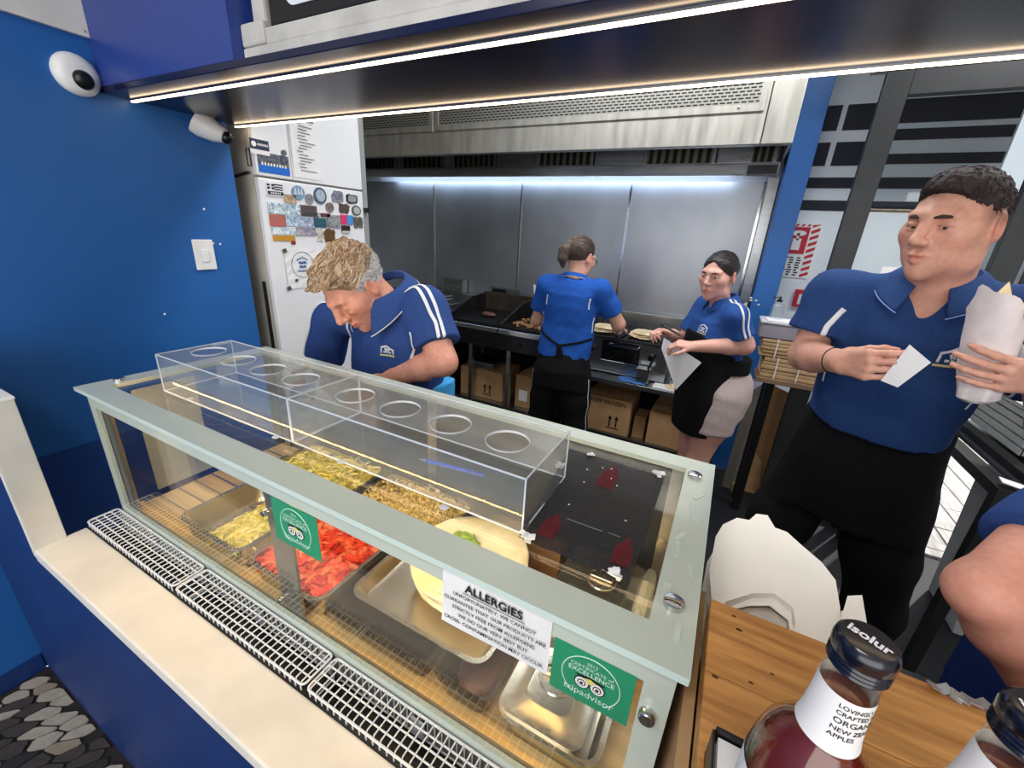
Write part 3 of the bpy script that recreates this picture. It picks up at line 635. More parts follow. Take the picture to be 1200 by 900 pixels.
def pita(x, y, z, r, lab, grp, seed=0, m=PITA, th=.009):
    rr = random.Random(seed); n = 26; prof = [(r*.0, .0), (r*.9, 0), (r*.99, th*.3), (r, th*.6), (r*.97, th), (r*.85, th*1.15), (0, th*1.05)]
    vs = []; fs = []
    ph = [rr.uniform(0, 6) for _ in range(3)]
    for (a, h) in prof:
        for k in range(n):
            an = 2*math.pi*k/n; w_ = 1+.02*math.sin(2*an+ph[0])+.012*math.sin(5*an+ph[1]); vs.append((x+a*w_*math.cos(an), y+a*w_*math.sin(an), z+h+(.003*math.sin(3*an+ph[2])*(a/r)**2 if h > 0 else 0)))
    for i in range(len(prof)-1):
        for k in range(n): fs.append((i*n+k, i*n+(k+1) % n, (i+1)*n+(k+1) % n, (i+1)*n+k))
    return props(MB().add(vs, fs).build('pita_bread', m, smooth=True), lab, 'bread', grp)
for k in range(3): pita(-.50+.012*k, 3.16, .967+k*.0125, .115, ('lowest', 'middle', 'topmost')[k]+' toasted pita of the char grill stack beside the young woman', 'pitas on the char grill right stack', k)
for k in range(3): pita(-.80+.01*k, 3.17, .967+k*.0125, .11, ('lowest', 'middle', 'topmost')[k]+' toasted pita of the char grill stack beside the ponytail cook', 'pitas on the char grill left stack', 20+k)
tg = thing('tongs', (-.66, 3.1, .98), 'steel tongs with dark grip on the char grill between the bread stacks', 'tongs')
MB().tube([(-.66, 3.0, .985), (-.645, 3.1, 1.0), (-.64, 3.22, .985)], .007, 6).build('arm', STEEL, tg); MB().tube([(-.68, 3.0, .985), (-.66, 3.1, 1.0), (-.645, 3.22, .985)], .007, 6).build('arm', BLACK, tg)
# items on the low bench
CLOTH = mat('blue_cloth', (70, 118, 186), .9, var=.15, scale=40, bump=.3)
s_ = MB(); n = 8
vs = [(-.62+.2*i/n+.01*math.sin(j), 3.0+.13*j/n, .6365+.004*(1+math.sin(i*1.9+j*1.3))) for i in range(n+1) for j in range(n+1)]
fs = [(i*(n+1)+j, (i+1)*(n+1)+j, (i+1)*(n+1)+j+1, i*(n+1)+j+1) for i in range(n) for j in range(n)]
o_ = props(s_.add(vs, fs).build('wiping_cloth', CLOTH, smooth=True), 'crumpled blue wiping cloth on the low steel bench', 'cloth'); o_.modifiers.new('s', 'SOLIDIFY').thickness = .002
t = thing('sauce_tin', (-.46, 3.07, .645), 'small square steel tin with a black handled brush on the bench', 'tin')
MB().prism([(-.49, 3.03, .648), (-.40, 3.03, .648), (-.40, 3.11, .648), (-.49, 3.11, .648)], (0, 0, .1)).build('body', STEEL, t, bevel=.006); MB().box(-.497, -.393, 3.022, 3.118, .745, .752).build('rim', CHROME, t)
MB().tube([(-.42, 3.07, .75), (-.39, 3.1, .86)], .008, 8).build('brush_handle', BLACK, t)
props(MB().box(-.36, -.04, 3.0, 3.11, .6355, .648).build('chopping_board', mat('white_board', (232, 232, 230), .5, var=.03), bevel=.003), 'white plastic chopping board at the bench edge', 'board')
pita(-.23, 3.06, .649, .05, 'lower small flat bread on the white chopping board', 'breads on the chopping board', 5)
pita(-.20, 3.065, .659, .05, 'upper small flat bread on the white chopping board', 'breads on the chopping board', 6)
t = thing('control_box', (-.22, 3.3, .635), 'small steel control box beside the char grill', 'box')
MB().box(-.27, -.12, 3.2, 3.4, .635, .80).build('body', STEEL, t, bevel=.004); MB().box(-.26, -.13, 3.197, 3.2, .66, .70).build('panel', BLACK, t)
box_carton('brown carton printed keep frozen with arrows under the low bench', -.86, -.49, 3.07, 3.42, .165, .455, True, 'KEEP FROZEN')
box_carton('torn open brown carton under the low bench by the young cook', -.35, -.10, 3.07, 3.35, .165, .43, False, None)
k_ = thing('carton_stack', (-.42, 3.2, .165), 'stack of small brown paper trays between the two cartons', 'trays')
for k in range(9): MB().box(-.465+.003*(k % 2), -.375, 3.12, 3.3, .165+k*.02, .182+k*.02).build('paper_tray', CARDD, k_)
# ------------------------------------------------------------------ side bench by the column
sb = thing('side_bench', (.55, 2.86, 0), 'black framed side bench stacked with brown paper bundles', 'bench')
MB().box(.235, .95, 2.73, 2.955, .895, .925).build('top', mat('bench_ply', (128, 104, 78), .6, var=.15), sb, bevel=.003)
for (xx, yy) in ((.30, 2.76), (.88, 2.76), (.30, 2.90), (.88, 2.90)): MB().box(xx, xx+.045, yy, yy+.045, 0, .895).build('leg', BLACK, sb)
PBAG = mat('brown_paper_bag', (178, 146, 108), .85, var=.15, scale=16, bump=.25)
def bundle(x0, x1, y0, y1, z0, z1, lab):
    t = thing('paper_bundle', ((x0+x1)/2, (y0+y1)/2, z0), lab, 'bundle', 'brown paper bundles on the side bench')
    n = 5; hh = (z1-z0)/n
    for k in range(n): MB().box(x0+random.uniform(0, .012), x1-random.uniform(0, .012), y0+random.uniform(0, .012), y1, z0+k*hh+.0006, z0+(k+1)*hh-.0012).build('bag_layer', PBAG, t, bevel=.004)
    MB().tube([(x0+.08, y0-.002, z0), (x0+.08, y0-.002, z1+.002), (x0+.08, y1, z1+.002)], .003, 5).build('twine', PAPER, t); MB().tube([(x0+.19, y0-.002, z0), (x0+.19, y0-.002, z1+.002), (x0+.19, y1, z1+.002)], .003, 5).build('twine', PAPER, t)
bundle(.245, .62, 2.745, 2.95, .926, 1.045, 'tied bundle of brown paper bags, lowest on the side bench')
bundle(.22, .60, 2.745, 2.95, 1.048, 1.150, 'tied bundle of brown paper bags, upper one on the side bench')
t = thing('storage_tub', (.4, 2.85, 1.153), 'grey lilac plastic tub with white papers on the paper bundles', 'tub')
MB().box(.195, .60, 2.75, 2.95, 1.1535, 1.235).build('tub', mat('lilac_grey_plastic', (148, 140, 150), .4), t, bevel=.006)
MB().box(.19, .605, 2.745, 2.955, 1.235, 1.248).build('lid', mat('pale_lid', (206, 204, 204), .4), t, bevel=.003)
MB().obox((.33, 2.82, 1.2515), (.22, .13, .006), rot('Z', .08)).build('papers', PAPER, t)
MB().obox((.45, 2.82, 1.259), (.10, .10, .008), rot('Z', -.2)).build('note_pad', PBAG, t)
t = thing('soap_bottle', (.262, 2.84, 1.255), 'clear hand soap pump bottle on the tub lid', 'bottle')
MB().lathe((.262, 2.85, 1.2485), [(.030, 0), (.033, .004), (.033, .07), (.026, .088), (.012, .096), (.012, .103)], 18).build('body', glass('soap_clear', (.86, .9, .93), haze=.12), t, smooth=True)
MB().lathe((.262, 2.85, 1.3515), [(.014, 0), (.014, .012), (.005, .014), (.005, .03)], 12).build('pump', BLACK, t); MB().tube([(.262, 2.85, 1.378), (.235, 2.845, 1.378), (.228, 2.845, 1.37)], .005, 6).build('spout', BLACK, t)
# cardboard leaning under the bench and the bottle on the floor
def leaning(lab, pts, th, m):
    return props(MB().prism(pts, (0, th, 0)).build('cardboard_sheet', m), lab, 'cardboard', 'flattened cardboard under the side bench')
leaning('grey brown flattened carton leaning by the blue column', [(.235, 3.02, .001), (.34, 3.02, .001), (.365, 3.09, .66), (.33, 3.10, .80), (.25, 3.1, .70)], .006, mat('grey_board', (120, 112, 104), .8, var=.12))
leaning('dark brown flattened carton behind the leaning one', [(.36, 3.06, .001), (.56, 3.06, .001), (.57, 3.13, .72), (.38, 3.13, .78)], .006, CARDD)
leaning('pale brown flattened carton lowest against the door', [(.37, 3.045, .001), (.47, 3.045, .001), (.44, 3.075, .24), (.38, 3.075, .30)], .006, CARD)
t = thing('oil_bottle', (.327, 2.985, 0), 'clear plastic bottle with white cap and yellow oil on the floor', 'bottle')
MB().lathe((.327, 2.985, .0), [(.038, 0), (.042, .006), (.042, .16), (.036, .19), (.016, .222), (.016, .235)], 20).build('body', glass('pet_plastic', (.9, .94, .97), haze=.1, fres=1.4), t, smooth=True)
MB().lathe((.327, 2.985, .004), [(.037, 0), (.039, .004), (.039, .062), (.0, .0625)], 20).build('oil', mat('yellow_oil', (186, 160, 64), .2, var=.05), t, smooth=True)
MB().lathe((.327, 2.985, .236), [(.019, 0), (.019, .022), (.016, .025)], 16).build('cap', PAPER, t)
MB().box(.337, .352, 2.9425, 2.945, .06, .16).build('label', PAPER, t)
# ================================================================== SERVICE COUNTER
LZ = .85
ct = thing('service_counter', (-.7, .5, 0), 'blue fronted service counter with a pale stone ledge', 'counter')
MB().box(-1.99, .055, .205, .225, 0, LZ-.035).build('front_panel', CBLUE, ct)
MB().box(-1.99, .055, .225, .86, 0, LZ-.06).build('carcass', DARK, ct)
MB().box(-1.372, .05, .193, .292, LZ-.035, LZ).build('ledge', LEDGE, ct, bevel=.004)
MB().box(-1.372, .05, .292, .300, LZ-.06, LZ-.004).build('trough_lip', DSTEEL, ct)
MB().box(-1.372, .05, .300, .365, LZ-.06, LZ-.055).build('trough', BLACK, ct)
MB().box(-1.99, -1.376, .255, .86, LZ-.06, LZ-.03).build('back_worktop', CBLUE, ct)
MB().box(-1.36, .045, .365, .85, LZ-.06, LZ).build('case_plinth', mat('plinth_steel', (150, 150, 146), .4, .6), ct)
hw = thing('half_wall', (-1.69, .225, .79), 'white ended raised block at the left end of the counter ledge', 'wall block')
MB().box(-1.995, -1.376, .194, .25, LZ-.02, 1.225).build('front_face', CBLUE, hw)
MB().box(-1.376, -1.362, .192, .252, LZ-.02, 1.228).build('end_face', PLAST, hw, bevel=.002)
MB().box(-1.995, -1.362, .190, .254, 1.228, 1.236).build('cap', WHITE, hw, bevel=.002)
# wire basket grilles along the ledge
WIRE = mat('white_coated_wire', (232, 232, 232), .35, var=.04)
def wire_basket(x0, x1, lab):
    t = thing('wire_grille', ((x0+x1)/2, .33, LZ-.05), lab, 'grille', 'white wire grilles along the ledge')
    y0, y1, z = .297, .362, LZ+.012; r = .008
    path = []
    for (cx, cy, a0) in ((x1-r, y1-r, 0), (x0+r, y1-r, 90), (x0+r, y0+r, 180), (x1-r, y0+r, 270)):
        for i in range(4): a = math.radians(a0+30*i); path.append((cx+r*math.cos(a), cy+r*math.sin(a), z))
    MB().tube(path, .0023, 6, closed=True).build('rim', WIRE, t, smooth=True)
    MB().tube([(p[0], p[1], LZ-.045) for p in path], .0018, 5, closed=True).build('base_ring', WIRE, t)
    for yy in (.313, .329, .345): MB().tube([(x0, yy, z+.001), (x1, yy, z+.001)], .0016, 5).build('long_wire', WIRE, t)
    n = 28; first = None
    for k in range(n):
        xx = x0+(x1-x0)*(k+.5)/n
        if first is None:
            first = MB().tube([(xx, y0+.001, LZ-.045), (xx, y0, z-.006), (xx, y0+.004, z+.0025), (xx, y1-.004, z+.0025), (xx, y1, z-.006), (xx, y1-.001, LZ-.045)], .0014, 5).build('cross_wire', WIRE, t); fx = xx
        else: copy_part(first, t, (xx-fx, 0, 0))
    for cx in (x0+(x1-x0)*.48, x0+(x1-x0)*.97):
        MB().box(cx-.014, cx+.014, .352, .356, LZ-.03, LZ+.010).build('clip_plate', mat('grey_clip', (168, 172, 178), .4), t)
wire_basket(-1.376, -.957, 'white wire grille at the half wall end of the ledge')
wire_basket(-.948, -.528, 'white wire grille in the middle of the ledge')
wire_basket(-.519, -.10, 'white wire grille before the allergy notice')
# ------------------------------------------------------------------ glass display case
dc = thing('display_case', (-.66, .61, LZ), 'heated glass food display case with frosted pale green borders', 'display case')
ZT = 1.22; gx0, gx1, gy0, gy1 = -1.392, .045, .357, .852; ix0, ix1, iy0, iy1 = -1.338, -.005, .409, .806
ring = MB()
for (a, b_, c_, d_) in ((gx0, gx1, gy0, iy0), (gx0, gx1, iy1, gy1), (gx0, ix0, iy0, iy1), (ix1, gx1, iy0, iy1)): ring.box(a, b_, c_, d_, ZT-.010, ZT)
ring.build('top_border', FROST, dc)
MB().box(ix0, ix1, iy0, iy1, ZT-.009, ZT-.001).build('top_pane', GLASS, dc)
ed = MB(); ed.box(gx0, gx1, gy0-.0008, gy0, ZT-.010, ZT+.0004); ed.box(gx1, gx1+.0008, gy0, gy1, ZT-.010, ZT+.0004); ed.build('polished_edge', FROSTL, dc)
fy = .367; fx0, fx1 = -1.362, .036
MB().box(fx0+.03, fx1-.032, fy, fy+.008, LZ+.03, ZT-.045).build('front_pane', GLASS, dc)
fb = MB(); fb.box(fx0, fx1, fy, fy+.008, LZ+.002, LZ+.03); fb.box(fx0, fx1, fy, fy+.008, ZT-.045, ZT-.0105); fb.box(fx0, fx0+.03, fy, fy+.008, LZ+.03, ZT-.045); fb.box(fx1-.032, fx1, fy, fy+.008, LZ+.03, ZT-.045)
fb.build('front_border', FROST, dc)
MB().box(fx0, fx0+.006, fy+.008, .84, LZ+.002, ZT-.0105).build('end_pane', GLASS, dc)
eb = MB(); eb.box(fx1-.006, fx1, fy+.008, .84, LZ+.002, ZT-.0105); eb.build('end_panel', FROST, dc)
MB().box(fx0+.0065, fx0+.009, .45, .60, LZ+.03, ZT-.03).build('inner_plate', mat('grey_inner_plate', (146, 154, 160), .5), dc)
for (a, b_) in ((-1.335, -1.295), (-.695, -.632)): MB().box(a, b_, fy+.012, fy+.018, LZ+.004, ZT-.0105).build('post', mat('post_steel', (168, 160, 150), .35, .9, var=.1), dc)
MB().box(fx0+.01, fx1-.008, .836, .842, LZ+.012, ZT-.0105).build('rear_panel', mat('charcoal_rear_panel', (44, 46, 50), .45, .2, var=.15, scale=4), dc)
for (a, b_) in ((-1.33, -1.30), (-.67, -.64), (-.03, .0)): MB().box(a, b_, .83, .836, LZ+.004, ZT-.0105).build('rear_post', STEEL, dc)
def knob(p, ax, r=.0105, h=.011):
    R = rot('X', math.radians(90)) if ax == 'y' else (rot('Y', math.radians(-90)) if ax == 'x' else None)
    MB().lathe(p, [(r, 0), (r, h*.85), (r*.85, h)], 20, R=R).build('standoff_knob', CHROME, dc, smooth=True)
for (a, b_) in ((314, 599), (333.5, 700), (759, 835)): p = PY(a, b_, fy); knob((p[0], fy, p[2]), 'y', .0095 if a > 700 else .006)
knob((fx0, .385, 1.130), 'x', .006); knob((fx0, .385, .925), 'x', .006)
for (a, b_) in ((140, 446), (789, 709), (814, 559)): p = PZ(a, b_, ZT); knob((p[0], p[1], ZT), 'z', .0125, .008)
INFL = mat('warm_case_floor', (206, 178, 134), .5, var=.16, scale=5, stretch=(1, 12, 1), bump=.05)
MB().box(fx0+.012, fx1-.012, fy+.02, .84, LZ+.002, LZ+.012).build('case_floor', INFL, dc)
for k in range(9): MB().box(fx0+.02, -1.13, .40+k*.046, .404+k*.046, LZ+.012, LZ+.016).build('floor_rib', CHROME, dc)
MB().box(fx0+.012, fx1-.012, fy+.02, .41, LZ+.012, LZ+.02).build('front_channel', mat('amber_channel', (226, 190, 128), .35, var=.08), dc)
# scraps of dried tape on the frosted corner
for k in range(7):
    rr = random.Random(k); x = .012+rr.uniform(-.01, .02); y = .40+k*.05+rr.uniform(-.02, .02)
    MB().obox((x, y, ZT+.0006), (rr.uniform(.004, .010), rr.uniform(.02, .05), .0008), rot('Z', rr.uniform(-.5, .4))).build('tape_scrap', mat('dried_tape', (204, 214, 204), .5), dc)
# heat lamps of the case: warm tubes under the top borders
for (yy, lab) in ((.394, 'front'),):
    t = thing('case_lamp', (-.68, yy, 1.19), 'warm tube lamp under the %s glass border of the case' % lab, 'light')
    MB().box(-1.32, -.01, yy-.009, yy+.009, 1.203, 1.2095).build('holder', STEEL, t)
    MB().cyl((-1.31, yy, 1.198), (-.02, yy, 1.198), .0045, 8).build('tube', emis('warm_tube', (255, 206, 130), 62.0), t)
# ------------------------------------------------------------------ pans and food
def ringrect(cx, cy, w_, h_, r, z): return [(cx+a, cy+b_, z) for a, b_ in rrect(w_, h_, r, 4)]
def pan_mesh(cx, cy, w_, h_, z0, z1, taper=.012, rim=.009, th=.0015):
    m_ = MB(); n = 20
    L_ = [ringrect(cx, cy, w_+2*rim, h_+2*rim, .022+rim, z1-.003), ringrect(cx, cy, w_+2*rim, h_+2*rim, .022+rim, z1), ringrect(cx, cy, w_, h_, .022, z1), ringrect(cx, cy, w_-taper, h_-taper, .022, z0+.012), ringrect(cx, cy, w_-taper-.014, h_-taper-.014, .018, z0+th)]
    O_ = [ringrect(cx, cy, w_-taper-.010, h_-taper-.010, .018, z0), ringrect(cx, cy, w_-taper+.003, h_-taper+.003, .022, z0+.012), ringrect(cx, cy, w_+.003, h_+.003, .022, z1-.003)]
    R_ = L_; vs = [p for q in L_ for p in q]; n = len(L_[0]); fs = []
    for i in range(len(L_)-1):
        for k in range(n): fs.append((i*n+k, i*n+(k+1) % n, (i+1)*n+(k+1) % n, (i+1)*n+k))
    fs.append(tuple((len(L_)-1)*n+k for k in range(n)))
    b0 = len(vs); vs += [p for q in O_ for p in q]
    for i in range(2):
        for k in range(n): fs.append((b0+i*n+k, b0+i*n+(k+1) % n, b0+(i+1)*n+(k+1) % n, b0+(i+1)*n+k))
    fs.append(tuple(b0+k for k in range(n)))
    for k in range(n): fs.append((b0+2*n+k, b0+2*n+(k+1) % n, (k+1) % n, k))
    return m_.add(vs, fs)
GN = mat('pan_steel', (216, 208, 192), .27, 1.0, var=.08, scale=6)
def pan(lab, x0, x1, y0, y1, z0, z1, m=None, name='food_pan', cat='pan', grp='pans in the display case'):
    return props(pan_mesh((x0+x1)/2, (y0+y1)/2, x1-x0, y1-y0, z0, z1).build(name, m or GN, smooth=True), lab, cat, grp)
def heap(name, lab, cat, x0, x1, y0, y1, z0, zfun, n, maker, mats, seed):
    rr = random.Random(seed); m_ = MB()
    for k in range(n):
        x, y = rr.uniform(x0, x1), rr.uniform(y0, y1); z = zfun(x, y)-rr.uniform(0, .014)
        maker(m_, rr, x, y, z, rr.randrange(len(mats)))
    # the body of the heap below the loose pieces
    g_ = 10; vs = []; fs = []
    for i in range(g_+1):
        for j in range(g_+1): x = x0+(x1-x0)*i/g_; y = y0+(y1-y0)*j/g_; vs.append((x, y, zfun(x, y)-.006))
    for i in range(g_):
        for j in range(g_): a = i*(g_+1)+j; fs.append((a, a+g_+1, a+g_+2, a+1))
    m_.add(vs, fs, 0); 
    o = m_.build(name, mats); return props(o, lab, cat, kind='stuff')
def shred(m_, rr, x, y, z, mi, L0=.02, L1=.045, w0=.0025, w1=.006):
    a = rr.uniform(0, math.pi); l = rr.uniform(L0, L1); w_ = rr.uniform(w0, w1); c = rr.uniform(-.5, .5); tl = rr.uniform(-.35, .35)
    pts = []; n = 4
    for i in range(n+1):
        t_ = (i/n-.5); aa = a+c*t_*2; px_ = x+math.cos(a)*l*t_-math.sin(a)*c*l*t_*t_*2; py_ = y+math.sin(a)*l*t_+math.cos(a)*c*l*t_*t_*2; pz_ = z+.004+tl*l*t_+.006*(1-4*t_*t_)
        nx, ny = -math.sin(aa)*w_/2, math.cos(aa)*w_/2; q = .002*math.sin(3*t_+a)
        pts += [(px_+nx, py_+ny, pz_+q), (px_-nx, py_-ny, pz_-q)]
    m_.add(pts, [(2*i, 2*i+1, 2*i+3, 2*i+2) for i in range(n)], mi)
def chunk(m_, rr, x, y, z, mi):
    a = rr.uniform(0, math.pi); l = rr.uniform(.014, .034); w_ = rr.uniform(.007, .012); h = rr.uniform(.004, .009); tl = rr.uniform(-.4, .4); c = rr.uniform(.15, .6); n = 3; vs = []
    for i in range(n+1):
        t_ = i/n-.5; cx_ = x+math.cos(a)*l*t_; cy_ = y+math.sin(a)*l*t_; cz_ = z+tl*l*t_+c*l*(.25-t_*t_); k = 1-.5*abs(t_)
        for (u_, v_) in ((-1, -1), (1, -1), (1, 1), (-1, 1)): vs.append((cx_-math.sin(a)*w_/2*u_*k, cy_+math.cos(a)*w_/2*u_*k, cz_+h/2*v_*k))
    fs = [(3, 2, 1, 0), (12, 13, 14, 15)]
    for i in range(n):
        for k in range(4): fs.append((i*4+k, i*4+(k+1) % 4, i*4+4+(k+1) % 4, i*4+4+k))
    m_.add(vs, fs, mi)
LET = [mat('lettuce_%d' % i, c, .5, var=.12, scale=60) for i, c in enumerate(((222, 206, 92), (208, 200, 84), (232, 222, 146), (184, 182, 66)))]
TOM = [mat('tomato_%d' % i, c, .28, var=.15, scale=60) for i, c in enumerate(((214, 62, 36), (228, 84, 48), (196, 44, 30), (234, 122, 80)))]
CHS = [mat('grated_%d' % i, c, .6, var=.08, scale=60) for i, c in enumerate(((226, 204, 134), (214, 190, 116), (236, 220, 166)))]
PZ0 = LZ+.013; RZ = .93
pan('steel pan half full of shredded lettuce', -1.10, -.865, .395, .60, PZ0, RZ)
heap('shredded_lettuce', 'heap of pale green shredded lettuce in the front steel pan', 'lettuce', -1.02, -.878, .408, .59, PZ0, lambda x, y: .888+.035*max(0, min(1, (x+1.02)/.1)), 900, shred, LET, 1)
pan('steel pan of chopped tomato in front', -.82, -.60, .395, .60, PZ0, RZ)
heap('chopped_tomato', 'heap of red chopped tomato in its steel pan', 'tomato', -.81, -.61, .405, .59, PZ0, lambda x, y: .925+.012*math.sin((x+.81)*15)*math.sin((y-.4)*15), 620, chunk, TOM, 2)
pan('deep steel pan of shredded greens in the back row', -1.10, -.80, .635, .79, PZ0, .955)
heap('shredded_cabbage', 'heap of yellow green shreds in the back row pan', 'cabbage', -1.09, -.81, .645, .78, PZ0, lambda x, y: .95+.01*math.sin(x*20), 600, shred, LET[:3], 3)
pan('steel pan of grated cheese in the back row', -.77, -.485, .635, .79, PZ0, .955)
heap('grated_cheese', 'heap of pale yellow grated cheese in the back row pan', 'cheese', -.76, -.495, .645, .78, PZ0, lambda x, y: .95+.012*math.sin(x*18)*math.sin(y*17), 900, lambda *a: shred(*a, .010, .022, .002, .0035), CHS, 4)
SMOKE = glass('smoked_polycarbonate', (.55, .54, .52), haze=.08, hazecol=(.35, .33, .3), fres=1.5)
pan('smoky clear plastic pan under the steel tray', -.585, -.338, .40, .60, PZ0, .925, SMOKE)
pan('clear plastic pan with dark meat behind the notice', -.317, -.213, .40, .60, PZ0, .925, SMOKE)
props(MB().ball((-.262, .49, .880), .045, 8, (1.0, 1.6, .3)).build('sliced_meat', mat('cured_meat', (92, 62, 54), .5, var=.3, scale=25), smooth=True), 'lump of dark pink meat in the clear pan', 'meat')
pan('shallow steel tray carrying the pita stack', -.545, -.245, .435, .622, .9262, .950, GN, 'serving_tray', 'tray')
for k in range(5): pita(-.365+.004*math.sin(k*2), .585+.004*math.cos(k*3), .9562+k*.0118, .118, ('lowest', 'second lowest', 'middle', 'second topmost', 'topmost')[k]+' soft white pita of the stack on the steel tray', 'pita stack in the display case', 40+k, mat('soft_pita', (238, 222, 178), .8, var=.06, scale=18, bump=.2, rgb2=(246, 236, 204)), .010)
s_ = MB(); rr = random.Random(5)
for k in range(26):
    a = k*.9; shred(s_, rr, -.395+.03*math.cos(a)*rr.uniform(.3, 1), .605+.012*math.sin(a), 1.013, 0, .016, .03, .008, .014)
props(s_.build('lettuce_leaf', mat('fresh_lettuce', (150, 178, 74), .5, var=.25, scale=50)), 'torn green lettuce leaf lying on the top pita', 'lettuce')
props(B(-.42, -.22, .74, .80, PZ0, .95).build('wooden_block', mat('case_block', (140, 104, 70), .6, var=.2, scale=8), bevel=.004), 'brown wooden block behind the pita stack', 'block')
def lid(pn, x0, x1, y0, y1, z):
    t = pn
    cx, cy = (x0+x1)/2, (y0+y1)/2; m_ = MB(); w_, h_ = x1-x0, y1-y0
    LV = [(0, 0, 0), (0, 0, .003), (.018, .018, .003), (.03, .03, .010), (.034, .034, .010)]
    vs = [];
    for a, b_, zz in LV: vs += ringrect(cx, cy, w_-2*a, h_-2*b_, .02, z+zz)
    n = len(vs)//len(LV); fs = [(i*n+k, i*n+(k+1) % n, (i+1)*n+(k+1) % n, (i+1)*n+k) for i in range(len(LV)-1) for k in range(n)]
    fs += [tuple(range(n)), tuple((len(LV)-1)*n+k for k in range(n))]
    t = m_.add(vs, fs).build('lid', GN, t, smooth=True)
    MB().tube([(cx+.028*math.cos(a), cy+.028*math.sin(a), z+.0105) for a in np.linspace(0, 2*math.pi, 21)[:-1]], .0035, 6, closed=True).build('recess_ring', GN, t, smooth=True)
    MB().box(cx-.024, cx+.024, cy-.005, cy+.005, z+.012, z+.018).build('grip', GN, t, bevel=.002)
lid(pan('steel pan closed by an embossed lid behind the certificate sticker', -.19, -.035, .405, .585, PZ0, .918), -.195, -.055, .405, .575, .919)
lid(pan('deep steel pan closed by an embossed lid under the net mat', -.19, -.035, .625, .79, PZ0, .955), -.2, -.03, .62, .79, .956)
t = thing('serving_tongs', (-.03, .55, .96), 'bent clear serving tongs standing at the right end of the case', 'tongs')
MB().tube([(-.03, .46, .95), (-.025, .5, 1.08), (-.02, .56, 1.13), (-.02, .6, 1.12)], [.006, .009, .012, .008], 8).build('arm', glass('tong_plastic', (.8, .8, .8), haze=.3), t); MB().tube([(-.018, .47, .95), (-.013, .51, 1.06), (-.01, .57, 1.10)], [.006, .009, .010], 8).build('arm', MATS['tong_plastic'], t)
# ------------------------------------------------------------------ stickers and notice on the front pane
def sticker(name, lab, x0, x1, z0, z1, parts):
    t = thing(name, ((x0+x1)/2, fy-.001, z0), lab, 'sticker', None); return t
def certificate(lab, x0, x1, z0, z1):
    t = thing('certificate_sticker', ((x0+x1)/2, fy-.001, z0), lab, 'sticker', 'certificate stickers'); y = fy-.0012
    xc, zc, h, w_ = (x0+x1)/2, (z0+z1)/2, z1-z0, x1-x0
    MB().box(x0, x1, y, fy-.0002, z0, z1).build('sheet', GREEN, t)
    R_ = h*.43; k_ = MB()
    an = np.linspace(-.25*math.pi-.2, 1.25*math.pi+.2, 40); k_.tube([(xc+R_*math.cos(a), y-.0004, zc+R_*math.sin(a)) for a in an], .0007, 4); k_.build('ring_line', STKW, t)
    k_ = MB(); s = h/.09
    text(k_, '2012', lambda a, b_: (xc+a, y-.0006, zc+.028*s+b_), .0075*s)
    text(k_, 'CERTIFICATE of', lambda a, b_: (xc+a, y-.0006, zc+.0195*s+b_), .0082*s)
    text(k_, 'EXCELLENCE', lambda a, b_: (xc+a, y-.0006, zc+.0105*s+b_), .0105*s, bold=.0001)
    k_.build('lettering', STKW, t)
    text(MB(), 'tripadvisor', lambda a, b_: (xc+a, y-.0006, zc-.0265*s+b_), .0155*s).build('logo_lettering', STKW, t)
    ow = MB(); ow2 = MB(); ow3 = MB()
    for sgn in (-1, 1):
        cx = xc+sgn*.0105*s; cz = zc-.008*s
        def disc(m_, r, d): m_.prism([(cx+r*math.cos(a), y-d, cz+r*math.sin(a)) for a in np.linspace(0, 2*math.pi, 21)[:-1]], (0, -.0003, 0))
        disc(ow, .0105*s, .0004); disc(ow2, .0088*s, .0007); disc(ow, .0058*s, .0010); disc(ow2, .0044*s, .0013); disc(ow, .0024*s, .0016)
    ow.prism([(xc-.021*s, y-.0004, zc+.003*s), (xc-.004*s, y-.0004, zc-.002*s), (xc+.004*s, y-.0004, zc-.002*s), (xc+.021*s, y-.0004, zc+.003*s), (xc, y-.0004, zc+.007*s)], (0, -.0002, 0))
    ow3.prism([(xc-.009*s, y-.0008, zc+.001*s), (xc, y-.0008, zc-.006*s), (xc+.009*s, y-.0008, zc+.001*s), (xc, y-.0008, zc+.004*s)], (0, -.0002, 0))
    ow.build('owl_eyes', INK, t); ow2.build('owl_eye_white', PAPER, t); ow3.build('owl_brow', mat('owl_yellow', (226, 216, 120), .6), t)
certificate('green certificate sticker on the steel post by the tomatoes', -.652, -.532, 1.082, 1.174)
certificate('green certificate sticker at the right end of the front glass', -.103, -.003, 1.092, 1.176)
t = thing('allergy_notice', (-.19, fy-.002, 1.1), 'white allergies notice taped to the front glass', 'notice'); y = fy-.0016
n = 10; vs = []; fs = []
for i in range(n+1):
    for j in range(n+1):
        u_, v_ = i/n, j/n; xx = -.272+.164*u_; zz = 1.106+(1.200-1.106)*v_
        curl = max(0, 1-v_*4)*max(0, 1-u_*3); zz += .012*(1-v_)*(1-u_)*0; vs.append((xx, y-.004*curl-.001*math.sin(u_*6)*(1-v_), zz+.004*curl))
for i in range(n):
    for j in range(n): a = i*(n+1)+j; fs.append((a, a+n+1, a+n+2, a+1))
o_ = MB().add(vs, fs).build('sheet', PAPER, t); o_.modifiers.new('s', 'SOLIDIFY').thickness = .0004
k_ = MB(); text(k_, 'ALLERGIES', lambda a, b_: (-.19+a, y-.003, 1.1865+b_), .0185, bold=.0005); MB().box(-.237, -.143, y-.003, y-.0029, 1.1765, 1.1778).build('underline', INK, t)
